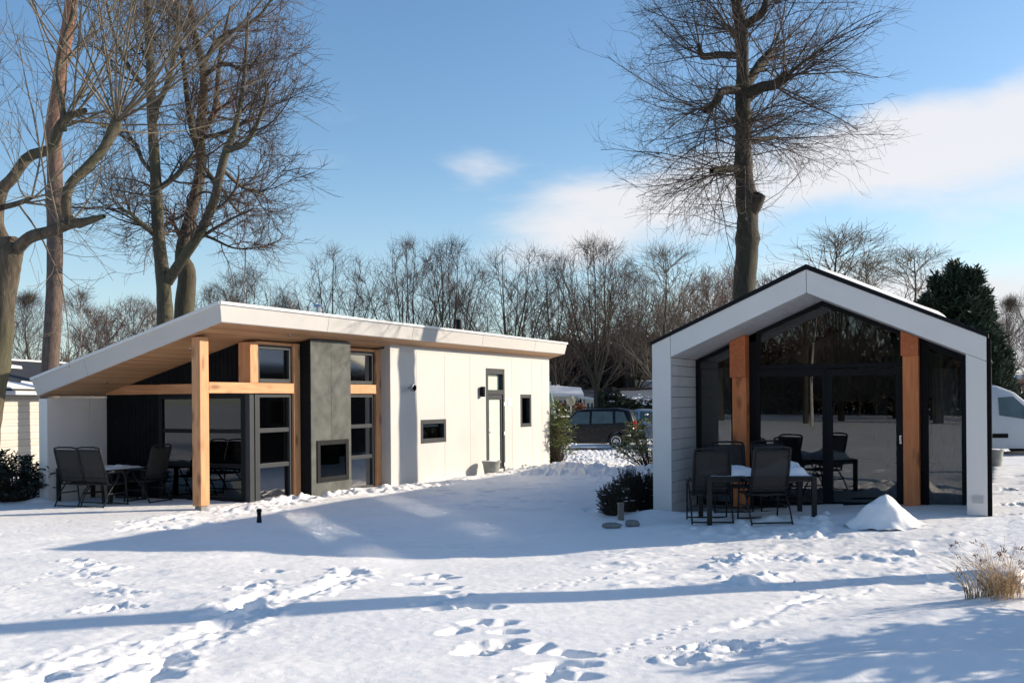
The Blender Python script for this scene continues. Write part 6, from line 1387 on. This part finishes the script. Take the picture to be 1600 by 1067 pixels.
# ================================================================== sky, sun, camera
w = bpy.data.worlds.new('World'); SC.world = w; w.use_nodes = True; nt = w.node_tree; N = nt.nodes; N.clear(); Lk = nt.links.new
out = N.new('ShaderNodeOutputWorld'); bgN = N.new('ShaderNodeBackground'); Lk(bgN.outputs[0], out.inputs[0])
sky = N.new('ShaderNodeTexSky'); sky.sky_type = 'NISHITA'; sky.sun_disc = False; sky.sun_elevation = SUN_EL; sky.sun_rotation = SUN_AZ; sky.air_density = 1.0; sky.dust_density = 0.6; sky.ozone_density = 2.0; sky.altitude = 0
def Mth(op, a, b=None, c=None):
    m = N.new('ShaderNodeMath'); m.operation = op
    for i, v in enumerate((a, b, c)):
        if v is None: continue
        if isinstance(v, (int, float)): m.inputs[i].default_value = v
        else: Lk(v, m.inputs[i])
    return m.outputs[0]
tc = N.new('ShaderNodeTexCoord'); sp = N.new('ShaderNodeSeparateXYZ'); Lk(tc.outputs['Generated'], sp.inputs[0]); dx_, dy_, dz_ = sp.outputs
az = Mth('ARCTAN2', dx_, dy_); el = Mth('ARCSINE', dz_)
mp = N.new('ShaderNodeMapping'); Lk(tc.outputs['Generated'], mp.inputs[0]); mp.inputs['Scale'].default_value = (1.0, 1.0, 2.6)
ns = N.new('ShaderNodeTexNoise'); Lk(mp.outputs[0], ns.inputs[0]); ns.inputs['Scale'].default_value = 3.6; ns.inputs['Detail'].default_value = 9; ns.inputs['Roughness'].default_value = .56; ns.inputs['Distortion'].default_value = .25
ns2 = N.new('ShaderNodeTexNoise'); Lk(mp.outputs[0], ns2.inputs[0]); ns2.inputs['Scale'].default_value = 1.5; ns2.inputs['Detail'].default_value = 3
def gauss(x, c, s): 
    d = Mth('DIVIDE', Mth('SUBTRACT', x, c), s); return Mth('EXPONENT', Mth('MULTIPLY', Mth('MULTIPLY', d, d), -1.0))
def ss(x, a, b):
    m = N.new('ShaderNodeMapRange'); m.interpolation_type = 'SMOOTHSTEP'; Lk(x, m.inputs[0]); m.inputs[1].default_value = a; m.inputs[2].default_value = b; return m.outputs[0]
# main bank: climbs to the right; lower bank near the right horizon; one small wisp
line = Mth('ADD', .188, Mth('MULTIPLY', Mth('SUBTRACT', az, .05), .14))
b1_ = Mth('MULTIPLY', gauss(Mth('SUBTRACT', el, line), 0.0, .055), ss(az, -.10, .12))
b2_ = Mth('MULTIPLY', gauss(el, .075, .06), ss(az, .05, .30))
b3_ = Mth('MULTIPLY', gauss(az, -.035, .045), gauss(el, .232, .022))
behind = Mth('MULTIPLY', ss(Mth('MULTIPLY', dy_, -1.0), .1, .5), .10)
bias = Mth('ADD', Mth('ADD', Mth('MULTIPLY', b1_, .95), Mth('MULTIPLY', b2_, .98)), Mth('ADD', Mth('MULTIPLY', b3_, .52), behind))
f_ = Mth('ADD', Mth('MULTIPLY', Mth('SUBTRACT', ns.outputs[0], .5), 2.5), Mth('ADD', bias, .30))
mask = Mth('MULTIPLY', ss(f_, .62, 1.28), .90)
shade = ss(ns2.outputs[0], .35, .65)
cc = N.new('ShaderNodeMixRGB'); Lk(shade, cc.inputs[0]); cc.inputs[1].default_value = (3.7, 3.9, 4.25, 1); cc.inputs[2].default_value = (4.8, 4.75, 4.85, 1)
hs = N.new('ShaderNodeHueSaturation'); Lk(sky.outputs[0], hs.inputs['Color']); hs.inputs['Saturation'].default_value = 1.15; hs.inputs['Value'].default_value = 1.0
pale = N.new('ShaderNodeMixRGB'); Lk(Mth('MULTIPLY', ss(Mth('MULTIPLY', el, -1.0), -.26, -.01), .45), pale.inputs[0]); Lk(hs.outputs[0], pale.inputs[1]); pale.inputs[2].default_value = (3.1, 4.1, 4.9, 1)
mxs = N.new('ShaderNodeMixRGB'); Lk(mask, mxs.inputs[0]); Lk(pale.outputs[0], mxs.inputs[1]); Lk(cc.outputs[0], mxs.inputs[2])
Lk(mxs.outputs[0], bgN.inputs[0]); bgN.inputs[1].default_value = 0.131
sl = bpy.data.lights.new('sun', 'SUN'); sl.energy = 4.9; sl.angle = radians(.53); sl.color = (1.0, .865, .69); so = bpy.data.objects.new('sun', sl); COL.objects.link(so)
sd_ = Vector((sin(SUN_AZ) * cos(SUN_EL), cos(SUN_AZ) * cos(SUN_EL), sin(SUN_EL))); so.rotation_euler = sd_.to_track_quat('Z', 'Y').to_euler(); so.location = (20, 0, 20)
cam = bpy.data.cameras.new('camera'); co = bpy.data.objects.new('camera', cam); COL.objects.link(co); SC.camera = co
cam.sensor_fit = 'HORIZONTAL'; cam.sensor_width = 36.0; cam.lens = 36.0 * FPX / 1600; cam.shift_y = (HOR - 533.5) / 1600; cam.clip_start = .1; cam.clip_end = 4000
co.location = (0, 0, EYE); co.rotation_euler = (pi / 2, ROLL, 0)
SC.view_settings.view_transform = 'Standard'; SC.view_settings.look = 'None'; SC.view_settings.gamma = 1; SC.view_settings.use_curve_mapping = False
SC.view_settings.exposure = 0.52
SC.cycles.max_bounces = 10; SC.cycles.transparent_max_bounces = 16; SC.cycles.caustics_reflective = True; SC.cycles.use_guiding = True; SC.cycles.sample_clamp_indirect = 0; SC.cycles.blur_glossy = 0.0; SC.cycles.caustics_refractive = False; SC.cycles.use_denoising = True
